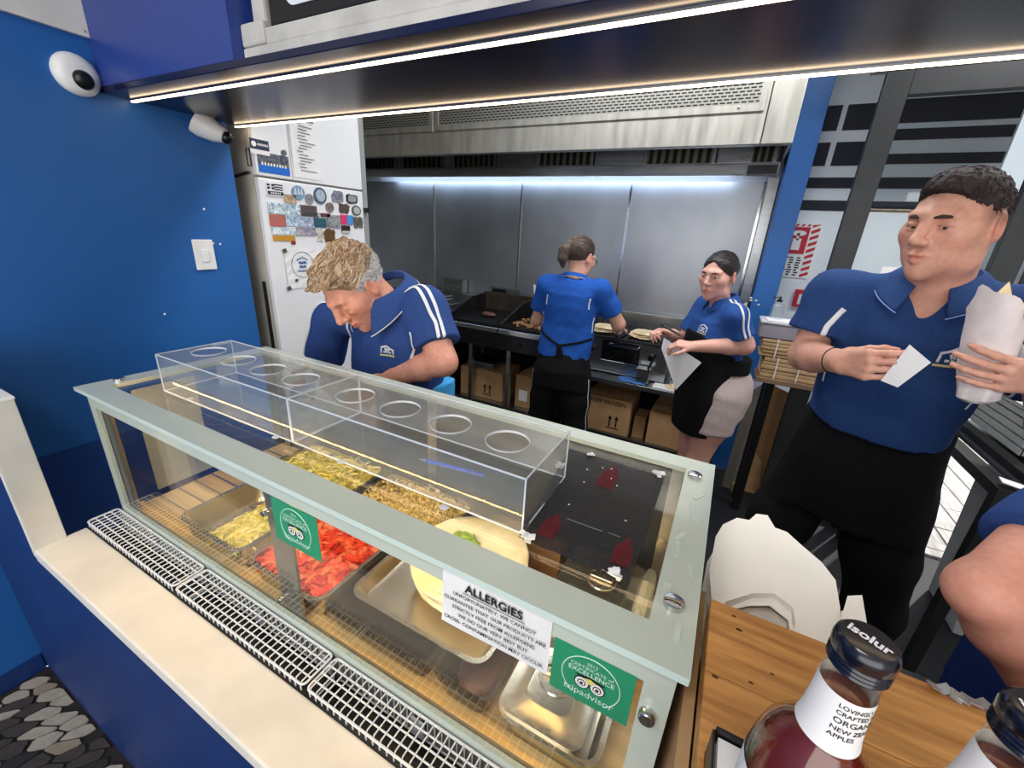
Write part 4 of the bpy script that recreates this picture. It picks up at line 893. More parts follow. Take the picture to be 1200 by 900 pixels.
for i, s_ in enumerate(('UNFORTUNATELY, WE CANNOT', 'GUARANTEE THAT OUR PRODUCTS ARE', 'STRICTLY FREE FROM ALLERGENS.', 'WE DO OUR VERY BEST BUT', 'CROSS- CONTAMINATION MAY OCCUR.')):
    text(k_, s_, lambda a, b_: (-.19+a, y-.003, 1.1690-.0122*i+b_), .0084, bold=.0001)
k_.build('lettering', INK, t)
# ------------------------------------------------------------------ acrylic cup holders on the case
BZ = 1.3145
def holder(lab, x0, x1, holes):
    t = thing('acrylic_cup_holder', ((x0+x1)/2, .55, ZT), lab, 'cup holder', 'clear acrylic cup holders')
    y0, y1 = .463, .640; th = .0035; m_ = MB(); n = 32
    bounds = [x0]+[(holes[i]+holes[i+1])/2 for i in range(3)]+[x1]
    for i, hx in enumerate(holes):
        a, b_ = bounds[i], bounds[i+1]; hy = .551; r = .0365; ci = []; re = []
        for k in range(n):
            an = 2*math.pi*k/n; c, s = math.cos(an), math.sin(an); ci.append((hx+r*c, hy+r*s))
            tt = min(((b_-hx)/c if c > 1e-9 else ((a-hx)/c if c < -1e-9 else 1e9)), ((y1-hy)/s if s > 1e-9 else ((y0-hy)/s if s < -1e-9 else 1e9))); re.append((hx+tt*c, hy+tt*s))
        for k in range(n):
            k2 = (k+1) % n; q = [re[k], re[k2]]
            # insert corner if the two boundary points lie on different sides
            poly = [ci[k], re[k], re[k2], ci[k2]]
            if abs(re[k][0]-re[k2][0]) > 1e-6 and abs(re[k][1]-re[k2][1]) > 1e-6:
                cxn = a if min(re[k][0], re[k2][0]) <= a+1e-6 else b_; cyn = y0 if min(re[k][1], re[k2][1]) <= y0+1e-6 else y1; poly = [ci[k], re[k], (cxn, cyn), re[k2], ci[k2]]
            m_.add([(p[0], p[1], BZ) for p in poly], [tuple(range(len(poly)))])
    m_.build('top_plate', ACRYL, t)
    for i, hx in enumerate(holes):
        MB().lathe((hx, .551, BZ-th), [(.0365, 0), (.0365, th), (.0380, th+.0003), (.0380, th-.0002)], 32, cap=False).build('hole_rim', ACEDGE, t, smooth=True)
    MB().quad((x0, y0, ZT), (x1, y0, ZT), (x1, y0, BZ), (x0, y0, BZ)).build('front_wall', ACRYL, t)
    MB().quad((x0, y1, ZT), (x1, y1, ZT), (x1, y1, BZ), (x0, y1, BZ)).build('back_wall', ACRYL, t)
    for xx in (x0, x1):
        MB().quad((xx, y0, ZT), (xx, y1, ZT), (xx, y1, BZ), (xx, y0, BZ)).build('end_wall', ACRYL, t)
    e_ = .0011; eg = MB()
    for (xx, yy) in ((x0, y0), (x1, y0), (x0, y1), (x1, y1)): eg.box(xx-e_, xx+e_, yy-e_, yy+e_, ZT, BZ)
    for zz in (BZ, ZT+.001):
        for yy in (y0, y1): eg.box(x0, x1, yy-e_, yy+e_, zz-e_, zz+e_)
        for xx in (x0, x1): eg.box(xx-e_, xx+e_, y0, y1, zz-e_, zz+e_)
    eg.build('polished_edge', ACEDGE, t)
holder('clear acrylic cup holder with four holes at the blue wall end', -1.200, -.7155, [-1.14, -1.017, -.902, -.790])
holder('clear acrylic cup holder with four holes beside the net mat', -.7125, -.200, [-.627, -.509, -.393, -.277])
t = thing('ballpoint_pen', (-.39, .552, ZT), 'blue ballpoint pen lying under the third hole of the holder by the net', 'pen')
MB().tube([(-.445, .545, ZT+.005), (-.36, .556, ZT+.005)], .0035, 8).build('barrel', mat('pen_blue_plastic', (40, 70, 190), .3), t); MB().tube([(-.445, .545, ZT+.005), (-.46, .543, ZT+.005)], [.003, .0008], 8).build('tip', STEEL, t); MB().tube([(-.36, .556, ZT+.005), (-.325, .5605, ZT+.005)], .004, 8).build('cap', mat('pen_cap_blue', (26, 44, 150), .3), t)
# blobs of clear glue and tape bits on the glass
for i, (a, b_) in enumerate(((223, 467), (323, 512), (400, 541), (520, 594), (655, 548), (690, 534), (771, 558), (618, 631), (722, 676))):
    z = ZT if i < 9 else BZ; p = PZ(a, b_, z+.001); tp = i in (5, 6, 7, 8, 4)
    m_ = MB(); rr = random.Random(i+30)
    if tp:
        for k in range(5): m_.obox((p[0]+rr.uniform(-.009, .009), p[1]+rr.uniform(-.006, .006), z+.004+.0012*k), (rr.uniform(.008, .016), rr.uniform(.005, .010), .0012), Euler((rr.uniform(-.3, .3), rr.uniform(-.3, .3), rr.uniform(0, 3))).to_matrix())
        props(m_.build('tape_bit', PAPER), 'crumpled bit of white tape on the glass holding the net mat', 'tape', 'bits of tape on the glass top')
    else: props(m_.ball((p[0], p[1], z+.0006), .0065, 7, (1.3, 1, .15)).build('glue_dot', mat('milky_glue', (206, 212, 222), .3)), 'milky glue dot stuck on the clear case top', 'glue dot', 'glue dots on the glass')
# black net mat, woven strands with open meshes
nm = bpy.data.materials.new('woven_net'); nm.use_nodes = True; N = nm.node_tree.nodes; L = nm.node_tree.links
tc = N.new('ShaderNodeTexCoord'); br = N.new('ShaderNodeTexBrick'); br.offset = .5; br.inputs['Scale'].default_value = 1; br.inputs['Brick Width'].default_value = .0048; br.inputs['Row Height'].default_value = .0036; br.inputs['Mortar Size'].default_value = .00105; br.inputs['Mortar Smooth'].default_value = 0
L.new(tc.outputs['Object'], br.inputs['Vector']); pb = N['Principled BSDF']; pb.inputs['Roughness'].default_value = .7
mp = N.new('ShaderNodeMapping'); L.new(tc.outputs['Object'], mp.inputs['Vector'])
br2 = N.new('ShaderNodeTexNoise'); br2.inputs['Scale'].default_value = 14; L.new(tc.outputs['Object'], br2.inputs['Vector'])
rp = N.new('ShaderNodeValToRGB'); rp.color_ramp.elements[0].color = (.012, .012, .014, 1); rp.color_ramp.elements[1].color = (.03, .03, .033, 1); L.new(br2.outputs['Fac'], rp.inputs['Fac']); L.new(rp.outputs['Color'], pb.inputs['Base Color'])
tr_ = N.new('ShaderNodeBsdfTransparent'); mx = N.new('ShaderNodeMixShader'); mt = N.new('ShaderNodeMath'); mt.operation = 'MULTIPLY_ADD'; mt.inputs[1].default_value = .60; mt.inputs[2].default_value = .38
L.new(br.outputs['Fac'], mt.inputs[0]); L.new(mt.outputs[0], mx.inputs[0]); L.new(tr_.outputs[0], mx.inputs[1]); L.new(pb.outputs[0], mx.inputs[2]); L.new(mx.outputs[0], N['Material Output'].inputs['Surface'])
t = thing('net_mat', (-.12, .6, ZT), 'black woven net mat with faded red lettering on the case top', 'mat')
n = 16; vs = []; fs = []
for i in range(n+1):
    for j in range(n+1): u_, v_ = i/n, j/n; vs.append((-.200+.162*u_-.030*v_*(1-u_)+.0*v_, .452+.296*v_-.006*u_, ZT+.0022+.0012*math.sin(i*1.3)*math.cos(j*.9)))
for i in range(n):
    for j in range(n): a = i*(n+1)+j; fs.append((a, a+n+1, a+n+2, a+1))
MB().add(vs, fs).build('net', nm, t, loc=None)
rd = mat('faded_red_print', (120, 26, 36), .8, var=.4, scale=300, alpha=.42)
def bottle_print(cx, cy, w_, h_):
    pr = [(.5, -.5), (.5, .1), (.38, .22), (.16, .34), (.16, .5)]; pts = [(cx+a*w_, cy+b_*h_, ZT+.0041) for a, b_ in pr]+[(cx-a*w_, cy+b_*h_, ZT+.0041) for a, b_ in pr[::-1]]
    MB().prism(pts, (0, 0, .0003)).build('red_print', rd, t)
bottle_print(-.129, .685, .030, .085); bottle_print(-.168, .50, .026, .06); bottle_print(-.058, .502, .026, .06)
k_ = MB().box(-.154, -.096, .526, .528, ZT+.004, ZT+.0044); k_.box(-.088, -.07, .528, .530, ZT+.004, ZT+.0044); k_.build('pale_print', mat('pale_print', (140, 140, 140), .7, alpha=.6), t)
rr = random.Random(12)
for k in range(8):
    p = (rr.uniform(-.18, -.06), rr.uniform(.56, .74), ZT+.005); props(MB().obox(p, (.003, .002, .001), rot('Z', rr.uniform(0, 3))).build('crumb', PAPER), 'tiny pale food crumb on the black net mat', 'crumb', 'crumbs on the net mat')
# ================================================================== TIMBER COUNTER AT THE RIGHT
wc = thing('timber_counter', (.4, .2, 0), 'raised counter with a knotty oak plank top', 'counter')
ys = [-.35, -.19, -.03, .125, .285, .395, .505]
for k in range(6): MB().box(.061, .82, ys[k]+.0004, ys[k+1]-.0004, 1.165, 1.2).build('plank', WOOD, wc, bevel=.0015)
MB().box(.068, .80, -.33, .498, 0, 1.165).build('carcass', WOODS, wc)
KN = mat('wood_knot', (70, 38, 18), .5, var=.2)
for (a, b_, s_) in ((860, 722, 1), (866, 738, 1.4), (838, 793, 1.3), (845, 860, .8), (880, 800, 1), (905, 790, .8)):
    p = PZ(a, b_, 1.2); MB().ball((p[0], p[1], 1.2), .0018*s_, 7, (1.6, .8, .12)).build('knot', KN, wc)
lc = thing('packing_shelf', (.44, .68, 0), 'dark packing shelf behind the timber counter', 'shelf')
MB().box(.061, .50, .512, .86, .86, .90).build('top', BLACK, lc); MB().box(.07, .49, .53, .85, 0, .86).build('cabinet', DARK, lc)
cdp = thing('cardboard_pack', (.05, .35, .80), 'standing pack of corrugated cardboard sheets between case and timber counter', 'cardboard')
MB().box(.0475, .0595, .24, .56, .79, .80).build('base_sheet', CARD, cdp)
for k in range(34): MB().prism([(.0475, .24, .801+k*.0105), (.0595, .24, .806+k*.0105), (.0595, .24, .8135+k*.0105), (.0475, .24, .8085+k*.0105)], (0, .32, 0)).build('sheet_edge', CARD if k % 2 else CARDD, cdp)
# stacked white takeaway boxes
TAKE = mat('white_carton', (236, 230, 220), .55, var=.03, scale=12)
out_px = [(838, 712), (832, 668), (838, 632), (846, 620), (862, 614), (876, 617), (884, 611), (897, 613), (906, 626), (920, 631), (936, 644), (962, 664), (979, 683), (986, 712), (988, 742), (972, 752), (930, 740), (926, 722), (904, 706), (880, 705)]
O3 = [PZ(a, b_, 1.13) for a, b_ in out_px]
cen = sum(O3)/len(O3)
for k in range(7):
    dz = -.03*k; lab = 'unfolded white takeaway carton, %s of the stack by the oak counter' % ('topmost', 'second from top', 'third from top', 'middle one', 'third from bottom', 'second from bottom', 'lowest')[k]
    t = thing('takeaway_box', (cen[0], cen[1], 1.13+dz), lab, 'takeaway box', 'white takeaway cartons')
    pts = [(p[0]+.003*math.sin(k*2), p[1]+.003*math.cos(k*3), p[2]+dz+.012*(p[1]-cen[1])/.1) for p in O3]
    MB().prism(pts, (0, 0, .0012)).build('lid_panel', TAKE, t)
    q = [PZ(a, b_, 1.118) for a, b_ in ((848, 712), (880, 702), (905, 702), (926, 718), (929, 736))]
    tpts = [(p[0], p[1], p[2]+dz+.012) for p in q]; m_ = MB()
    for i in range(4):
        a, b_ = tpts[i], tpts[i+1]; m_.add([a, b_, (b_[0], b_[1]-.004, b_[2]-.022), (a[0], a[1]-.004, a[2]-.022)], [(0, 1, 2, 3)])
    m_.build('folded_lip', TAKE, t)
    tq = [PZ(a, b_, 1.15) for a, b_ in ((976, 757), (993, 699), (1010, 698), (1019, 752), (1008, 764))]
    MB().prism([(p[0], p[1], p[2]+dz) for p in tq], (0, 0, .0012)).build('side_tab', TAKE, t)
ck = thing('carton_tray', (cen[0], cen[1], .90), 'low white carton under the takeaway stack', 'carton')
MB().box(cen[0]-.075, cen[0]+.08, cen[1]-.09, cen[1]+.09, .9005, .925).build('body', TAKE, ck)
# cider bottles
AMB = mat('amber_cider', (104, 30, 12), .12, var=.15, scale=6, coat=.3)
def cider(x, y, z0, lab, turn=0.0):
    t = thing('cider_bottle', (x, y, z0), lab, 'bottle', 'cider bottles on the timber counter')
    H_ = .232
    MB().lathe((x, y, z0), [(.030, 0), (.0345, .004), (.035, .03), (.035, .10), (.0340, .116), (.0305, .131), (.0240, .143), (.0182, .151), (.0164, .158), (.0150, .175), (.0140, .205), (.0132, .211)], 40).build('body', glass('bottle_glass', (.97, .95, .92), fres=1.5), t, smooth=True)
    MB().lathe((x, y, z0+.004), [(.028, 0), (.0325, .004), (.033, .026), (.033, .096), (.0322, .110), (.0288, .126), (.0224, .138), (.0168, .146), (.0150, .154), (.0138, .172), (.0132, .183), (.0, .1832)], 40).build('cider', AMB, t, smooth=True)
    lm = MB().lathe((x, y, z0), [(.0176, .1545), (.0163, .162), (.0153, .176), (.0147, .196)], 40, cap=False)
    lm.build('neck_label', PAPER, t, smooth=True)
    MB().lathe((x, y, z0), [(.0353, .03), (.0355, .10)], 40, cap=False).build('front_label', PAPER, t, smooth=True)
    k_ = MB(); a0 = math.radians(-112)+turn
    for s_, zz, sz in (('LOVINGLY', .1905, .0042), ('CRAFTED FROM', .1856, .0042), ('ORGANIC', .1797, .0058), ('NEW ZEALAND', .1735, .0046), ('APPLES', .1684, .0044)):
        def fn(a, b_, zz=zz): z_ = zz+b_; r = np.interp(z_, [.1545, .162, .176, .196], [.0176, .0163, .0153, .0147])+.0003; an = a0+a/.0158; return (x+r*math.cos(an), y+r*math.sin(an), z0+z_)
        text(k_, s_, lambda a, b_, fn=fn: fn(a+.0, b_), sz, align='LEFT', bold=.00006)
    k_.build('lettering', INK, t)
    cpm = mat('navy_cap', (13, 14, 28), .22, var=.05, coat=.4)
    MB().lathe((x, y, z0+.2105), [(.0148, 0), (.0157, .0015), (.0150, .003), (.0158, .0045), (.0150, .006), (.0158, .0075), (.0150, .009), (.0159, .0105), (.0160, .016), (.0153, .019), (.0132, .0212), (.0, .0215)], 40).build('cap', cpm, t, smooth=True)
    rt = math.radians(-30)+turn*.3; c_, s_ = math.cos(rt), math.sin(rt)
    text(MB(), 'isolur', lambda a, b_: (x+a*c_-(b_)*s_, y+a*s_+b_*c_, z0+.2323), .0092, bold=.0003).build('cap_lettering', PAPER, t)
cider(.112, .255, 1.2, 'amber cider bottle with white neck label standing by the napkins')
cider(float(PZ(1230, 838, 1.4315)[0]), float(PZ(1230, 838, 1.4315)[1]), 1.2, 'amber cider bottle with white neck label near the counter corner', 1.9)
t = thing('napkin_holder', (.10, .28, 1.2), 'black napkin holder with white napkins beside the cider bottle', 'napkin holder')
MB().box(.0665, .0685, .20, .307, 1.2, 1.236).build('side_plate', BLACK, t); MB().box(.0685, .106, .306, .309, 1.2, 1.240).build('end_plate', BLACK, t, bevel=.0012); MB().box(.0665, .10, .20, .309, 1.2, 1.202).build('base', BLACK, t)
for k in range(6): MB().box(.070+.0003*k, .098, .20, .3045, 1.203+k*.005, 1.2075+k*.005).build('napkin', PAPER, t)
rr = random.Random(8)
for k in range(3):
    m_ = MB(); x0 = .285+k*.03
    for j in range(4): m_.obox((x0+.008*j, .499+.002*math.sin(j*2), 1.2035), (.012, .010, .002), Euler((rr.uniform(-.3, .3), rr.uniform(-.4, .4), rr.uniform(0, 2))).to_matrix())
    props(m_.build('foil_scrap', mat('crumpled_foil', (190, 190, 192), .3, .8, var=.2)), 'crumpled foil scrap at the back edge of the oak counter', 'foil', 'foil scraps on the oak counter')
# ------------------------------------------------------------------ table and crate by the doorway
tb = thing('side_table', (1.25, 2.3, 0), 'black steel framed table by the open doorway', 'table')
MB().box(.965, 1.02, 1.89, 2.75, .86, .90).build('edge_rail', BLACK, tb); MB().box(1.06, 1.60, 1.90, 2.75, .875, .89).build('top', mat('dark_table_top', (40, 42, 48), .3), tb); MB().box(1.08, 1.125, 1.95, 2.75, .89, .92).build('rail', BLACK, tb)
for (xx, yy) in ((.965, 1.89), (1.56, 1.89), (.965, 2.71), (1.56, 2.71)): MB().box(xx, xx+.04, yy, yy+.04, 0, .86).build('leg', BLACK, tb)
cr = thing('plastic_crate', (1.35, 2.45, .921), 'pale grey slotted plastic crate on the black table', 'crate')
CRM = mat('grey_crate', (158, 160, 158), .5, var=.08)
for k in range(5): MB().box(1.15, 1.56, 2.24, 2.25, .921+k*.034, .945+k*.034).build('front_slat', CRM, cr); MB().box(1.145, 1.155, 2.24, 2.70, .921+k*.034, .945+k*.034).build('side_slat', CRM, cr)
MB().box(1.14, 1.565, 2.235, 2.71, 1.085, 1.10).build('rim', CRM, cr); MB().box(1.15, 1.56, 2.25, 2.70, .921, 1.05).build('liner', mat('crate_liner', (110, 112, 112), .7), cr)
t = thing('receipt_paper', (1.0, 1.93, .905), 'white folded paper slip on the table corner', 'paper')
MB().obox((1.05, 1.925, .908), (.14, .05, .003), Euler((0, .12, -.2)).to_matrix()).build('sheet', PAPER, t)
bn = thing('grey_bin', (1.36, 2.4, 0), 'grey plastic bin under the black table', 'bin')
MB().prism([(1.24, 2.25, .001), (1.5, 2.25, .001), (1.53, 2.24, .72), (1.20, 2.24, .72)], (0, .3, 0)).build('body', mat('bin_grey', (150, 152, 154), .5), bn, bevel=.01); MB().box(1.19, 1.54, 2.23, 2.55, .72, .75).build('rim', mat('bin_rim', (190, 190, 190), .5), bn)
# ================================================================== PEOPLE (signed distance sculpting, one continuous skin each)
def V3(*a): return np.array(a, float)
def unit(v): v = np.array(v, float); return v/(np.linalg.norm(v)+1e-12)
class SDF:
    def __init__(s, lo, hi, h):
        s.lo = np.array(lo, float); s.h = h; s.n = np.ceil((np.array(hi)-s.lo)/h).astype(int)+1
        s.d = np.full(s.n, .25, np.float32)
    def sub(s, lo, hi):
        a = np.clip(np.floor((np.array(lo)-s.lo)/s.h).astype(int), 0, s.n); b = np.clip(np.ceil((np.array(hi)-s.lo)/s.h).astype(int)+1, 0, s.n)
        sl = tuple(slice(a[i], max(a[i], b[i])) for i in range(3))
        ax = [(s.lo[i]+s.h*np.arange(sl[i].start, sl[i].stop)).astype(np.float32) for i in range(3)]
        return sl, ax[0][:, None, None], ax[1][None, :, None], ax[2][None, None, :]
    def mix(s, sl, dp, k, op='u'):
        a = s.d[sl]
        if a.size == 0: return
        if op == 'u':
            if k > 0: h = np.clip(.5+.5*(a-dp)/k, 0, 1); r = a*(1-h)+dp*h-k*h*(1-h)
            else: r = np.minimum(a, dp)
        else:
            q = -dp
            if k > 0: h = np.clip(.5-.5*(a-q)/k, 0, 1); r = a*(1-h)+q*h+k*h*(1-h)
            else: r = np.maximum(a, q)
        s.d[sl] = r
    def cone(s, p0, p1, r0, r1, k=.02, op='u'):
        p0, p1 = np.array(p0, float), np.array(p1, float); R = max(r0, r1)+k+4*s.h+.02
        sl, X, Y, Z = s.sub(np.minimum(p0, p1)-R, np.maximum(p0, p1)+R); ba = p1-p0; L2 = float(ba @ ba)+1e-12
        px, py, pz = X-p0[0], Y-p0[1], Z-p0[2]; t = np.clip((px*ba[0]+py*ba[1]+pz*ba[2])/L2, 0, 1)
        d = np.sqrt((px-t*ba[0])**2+(py-t*ba[1])**2+(pz-t*ba[2])**2)-(r0+(r1-r0)*t); s.mix(sl, d.astype(np.float32), k, op)
    def chain(s, pts, rs, k=.02):
        for i in range(len(pts)-1): s.cone(pts[i], pts[i+1], rs[i], rs[i+1], k)
    def ball(s, c, r, k=.02, op='u'): s.cone(c, np.array(c)+1e-5, r, r, k, op)
    def ell(s, c, rad, R=None, k=.02, op='u'):
        c, rad = np.array(c, float), np.array(rad, float); M_ = rad.max()+k+4*s.h+.02; sl, X, Y, Z = s.sub(c-M_, c+M_)
        px, py, pz = X-c[0], Y-c[1], Z-c[2]
        if R is None: R = np.eye(3)
        q = [R[0, i]*px+R[1, i]*py+R[2, i]*pz for i in range(3)]
        k0 = np.sqrt(sum((q[i]/rad[i])**2 for i in range(3))); k1 = np.sqrt(sum((q[i]/rad[i]**2)**2 for i in range(3)))+1e-9
        s.mix(sl, (k0*(k0-1)/k1).astype(np.float32), k, op)
    def loft(s, P0, P1, fwd, secs, k=.03):
        """sections (t, forward offset, half width, half depth) along the spine P0->P1"""
        P0, P1 = np.array(P0, float), np.array(P1, float); W = unit(P1-P0); L_ = np.linalg.norm(P1-P0); Vf = unit(np.array(fwd)-W*(np.array(fwd) @ W)); U = np.cross(Vf, W)
        M_ = max(max(q[2], q[3]) for q in secs)+k+.08; sl, X, Y, Z = s.sub(np.minimum(P0, P1)-M_, np.maximum(P0, P1)+M_)
        px, py, pz = X-P0[0], Y-P0[1], Z-P0[2]; w_ = (px*W[0]+py*W[1]+pz*W[2]); t = w_/L_
        T = [q[0] for q in secs]; f = [np.interp(t, T, [q[i] for q in secs]) for i in (1, 2, 3)]
        u_ = px*U[0]+py*U[1]+pz*U[2]; v_ = px*Vf[0]+py*Vf[1]+pz*Vf[2]-f[0]
        e = (np.abs(u_/f[1])**2.3+np.abs(v_/f[2])**2.3)**(1/2.3); d = (e-1)*np.minimum(f[1], f[2])
        d = np.maximum(d, np.maximum((T[0]-t)*L_, (t-T[-1])*L_)); s.mix(sl, d.astype(np.float32), k)
    def half(s, p, n, k=0.0, reach=None):
        """remove what lies beyond plane (p, n); only within reach of p when given"""
        p, n = np.array(p, float), unit(n)
        sl, X, Y, Z = s.sub(p-reach, p+reach) if reach else s.sub(s.lo, s.lo+s.h*s.n)
        s.mix(sl, (-((X-p[0])*n[0]+(Y-p[1])*n[1]+(Z-p[2])*n[2])).astype(np.float32), k, 's')
    def noise(s, amp, f, seed=0, stretch=(1, 1, 1)):
        sl, X, Y, Z = s.sub(s.lo, s.lo+s.h*s.n); rr = random.Random(seed); m_ = np.abs(s.d) < .05
        X, Y, Z = X*stretch[0], Y*stretch[1], Z*stretch[2]; tot = 0
        for i in range(4):
            g = f*(1.7**i); a = [rr.uniform(-1, 1) for _ in range(9)]; tot = tot+np.sin(g*(X*a[0]+Y*a[1]+Z*a[2])+6*a[6])*np.sin(g*(X*a[3]-Y*a[4]+Z*a[5])+5*a[7])/(1.5**i)
        s.d += np.where(m_, amp*tot, 0).astype(np.float32)
    def sample(s, P):
        P = np.atleast_2d(P); q = (P-s.lo)/s.h; i = np.clip(np.floor(q).astype(int), 0, s.n-2); f = q-i; o = 0
        for dx in (0, 1):
            for dy in (0, 1):
                for dz in (0, 1):
                    wt = (f[:, 0] if dx else 1-f[:, 0])*(f[:, 1] if dy else 1-f[:, 1])*(f[:, 2] if dz else 1-f[:, 2]); o = o+wt*s.d[i[:, 0]+dx, i[:, 1]+dy, i[:, 2]+dz]
        return o
    def grad(s, P):
        e = s.h; g = np.stack([s.sample(P+np.eye(3)[i]*e)-s.sample(P-np.eye(3)[i]*e) for i in range(3)], -1); return g/(np.linalg.norm(g, axis=1, keepdims=True)+1e-9)
    def project(s, P, off=0.0):
        P = np.atleast_2d(np.array(P, float)).copy()
        for _ in range(14): P -= .7*np.clip(s.sample(P)[:, None], -.03, .03)*s.grad(P)
        return P+off*s.grad(P)
    def mesh(s):
        d = s.d; d[0], d[-1], d[:, 0], d[:, -1], d[:, :, 0], d[:, :, -1] = .1, .1, .1, .1, .1, .1
        ins = d < 0; n = np.array(d.shape)-1; cnt = np.zeros(n, np.uint8); offs = [(a, b, c) for a in (0, 1) for b in (0, 1) for c in (0, 1)]
        for a, b, c in offs: cnt += ins[a:n[0]+a, b:n[1]+b, c:n[2]+c]
        idx = np.argwhere((cnt > 0) & (cnt < 8)); ids = np.full(n, -1, np.int32); ids[idx[:, 0], idx[:, 1], idx[:, 2]] = np.arange(len(idx))
        pos = np.zeros((len(idx), 3)); w_ = np.zeros(len(idx))
        for i in range(8):
            for ax in range(3):
                if offs[i][ax] == 0:
                    o0 = np.array(offs[i]); o1 = o0.copy(); o1[ax] = 1; A_ = idx+o0; B_ = idx+o1
                    va, vb = d[A_[:, 0], A_[:, 1], A_[:, 2]].astype(float), d[B_[:, 0], B_[:, 1], B_[:, 2]].astype(float); cr = (va < 0) != (vb < 0)
                    t = np.where(cr, va/np.where(cr, va-vb, 1), 0); pt = o0+(o1-o0)*t[:, None]; pos += np.where(cr[:, None], pt, 0); w_ += cr
        P = s.lo+s.h*(idx+pos/w_[:, None]); F = []
        for ax in range(3):
            b, c = [(1, 2), (2, 0), (0, 1)][ax]; sh = list(d.shape); sh[ax] -= 1
            A_ = ins[tuple(slice(0, sh[q]) for q in range(3))]; sl = [slice(0, sh[q]) for q in range(3)]; sl[ax] = slice(1, sh[ax]+1); B_ = ins[tuple(sl)]
            e = np.argwhere(A_ != B_); e = e[(e[:, b] > 0) & (e[:, c] > 0) & (e[:, b] < n[b]) & (e[:, c] < n[c])]
            fl = A_[e[:, 0], e[:, 1], e[:, 2]]; q = []
            for (db, dc) in ((-1, -1), (0, -1), (0, 0), (-1, 0)): t = e.copy(); t[:, b] += db; t[:, c] += dc; q.append(ids[t[:, 0], t[:, 1], t[:, 2]])
            q = np.stack(q, 1); q[~fl] = q[~fl][:, ::-1]; F.append(q[(q >= 0).all(1)])
        return P, np.concatenate(F)
    def build(s, name, m, parent, color=None):
        P, Fc = s.mesh(); off = ORG[parent.name]; me = bpy.data.meshes.new(name)
        me.vertices.add(len(P)); me.vertices.foreach_set('co', (P-off).astype(np.float32).ravel()); me.loops.add(4*len(Fc)); me.polygons.add(len(Fc))
        me.loops.foreach_set('vertex_index', Fc.astype(np.int32).ravel()); me.polygons.foreach_set('loop_start', np.arange(0, 4*len(Fc), 4, dtype=np.int32)); me.polygons.foreach_set('loop_total', np.full(len(Fc), 4, np.int32))
        me.polygons.foreach_set('use_smooth', np.ones(len(Fc), bool)); me.update(calc_edges=True)
        if color is not None:
            at = me.color_attributes.new('tone', 'FLOAT_COLOR', 'POINT'); c = np.ones((len(P), 4), np.float32); c[:, :3] = color(P); at.data.foreach_set('color', c.ravel())
        return link_mesh(name, me, m, parent)
    def ribbon(s, name, m, parent, pts, width, off=.0015, n=40, thick=.0012):
        pts = np.array(pts, float); L_ = np.concatenate([[0], np.cumsum(np.linalg.norm(np.diff(pts, axis=0), axis=1))]); t = np.linspace(0, L_[-1], n)
        P = s.project(np.stack([np.interp(t, L_, pts[:, i]) for i in range(3)], -1)); 
        for _ in range(2): P[1:-1] = .25*P[:-2]+.5*P[1:-1]+.25*P[2:]
        P = s.project(P); T = np.gradient(P, axis=0); T /= np.linalg.norm(T, axis=1, keepdims=True)+1e-9; G = s.grad(P); S_ = np.cross(G, T); S_ /= np.linalg.norm(S_, axis=1, keepdims=True)+1e-9
        rows = [s.project(P+S_*width*q)+G*off for q in (-.5, -.17, .17, .5)]; vs = [tuple(r_[i]) for i in range(n) for r_ in rows]
        fs = [(i*4+j, i*4+j+1, i*4+5+j, i*4+4+j) for i in range(n-1) for j in range(3)]
        o = MB().add(vs, fs).build(name, m, parent, smooth=True); q = o.modifiers.new('s', 'SOLIDIFY'); q.thickness = thick; q.offset = 1; return o
def skinmat(name, rgb, rough=.5):
    m = bpy.data.materials.new(name); m.use_nodes = True; N = m.node_tree.nodes; L = m.node_tree.links; b = N['Principled BSDF']
    at = N.new('ShaderNodeAttribute'); at.attribute_name = 'tone'; nz = N.new('ShaderNodeTexNoise'); nz.inputs['Scale'].default_value = 90; tc = N.new('ShaderNodeTexCoord'); L.new(tc.outputs['Object'], nz.inputs['Vector'])
    rp = N.new('ShaderNodeValToRGB'); c = lin(rgb); rp.color_ramp.elements[0].position = .3; rp.color_ramp.elements[1].position = .7; rp.color_ramp.elements[0].color = (c[0]*.93, c[1]*.88, c[2]*.86, 1); rp.color_ramp.elements[1].color = (*[min(1, v*1.05) for v in c], 1)
    L.new(nz.outputs['Fac'], rp.inputs['Fac']); mx = N.new('ShaderNodeMix'); mx.data_type = 'RGBA'; mx.blend_type = 'MULTIPLY'; mx.inputs['Factor'].default_value = 1
    L.new(rp.outputs['Color'], mx.inputs['A']); L.new(at.outputs['Color'], mx.inputs['B']); L.new(mx.outputs['Result'], b.inputs['Base Color'])
    b.inputs['Roughness'].default_value = rough; b.inputs['Subsurface Weight'].default_value = .12; b.inputs['Subsurface Radius'].default_value = (.01, .004, .002); b.inputs['Subsurface Scale'].default_value = 1
    bp = N.new('ShaderNodeBump'); bp.inputs['Strength'].default_value = .12; bp.inputs['Distance'].default_value = .001; L.new(nz.outputs['Fac'], bp.inputs['Height']); L.new(bp.outputs['Normal'], b.inputs['Normal']); return m
def frame(f, up=(0, 0, 1), roll=0.0):
    """columns: right, forward, up"""
    f = unit(f); r = unit(np.cross(f, up)); u_ = np.cross(r, f)
    if roll: r, u_ = r*math.cos(roll)+u_*math.sin(roll), -r*math.sin(roll)+u_*math.cos(roll)
    return np.stack([r, f, u_], 1)
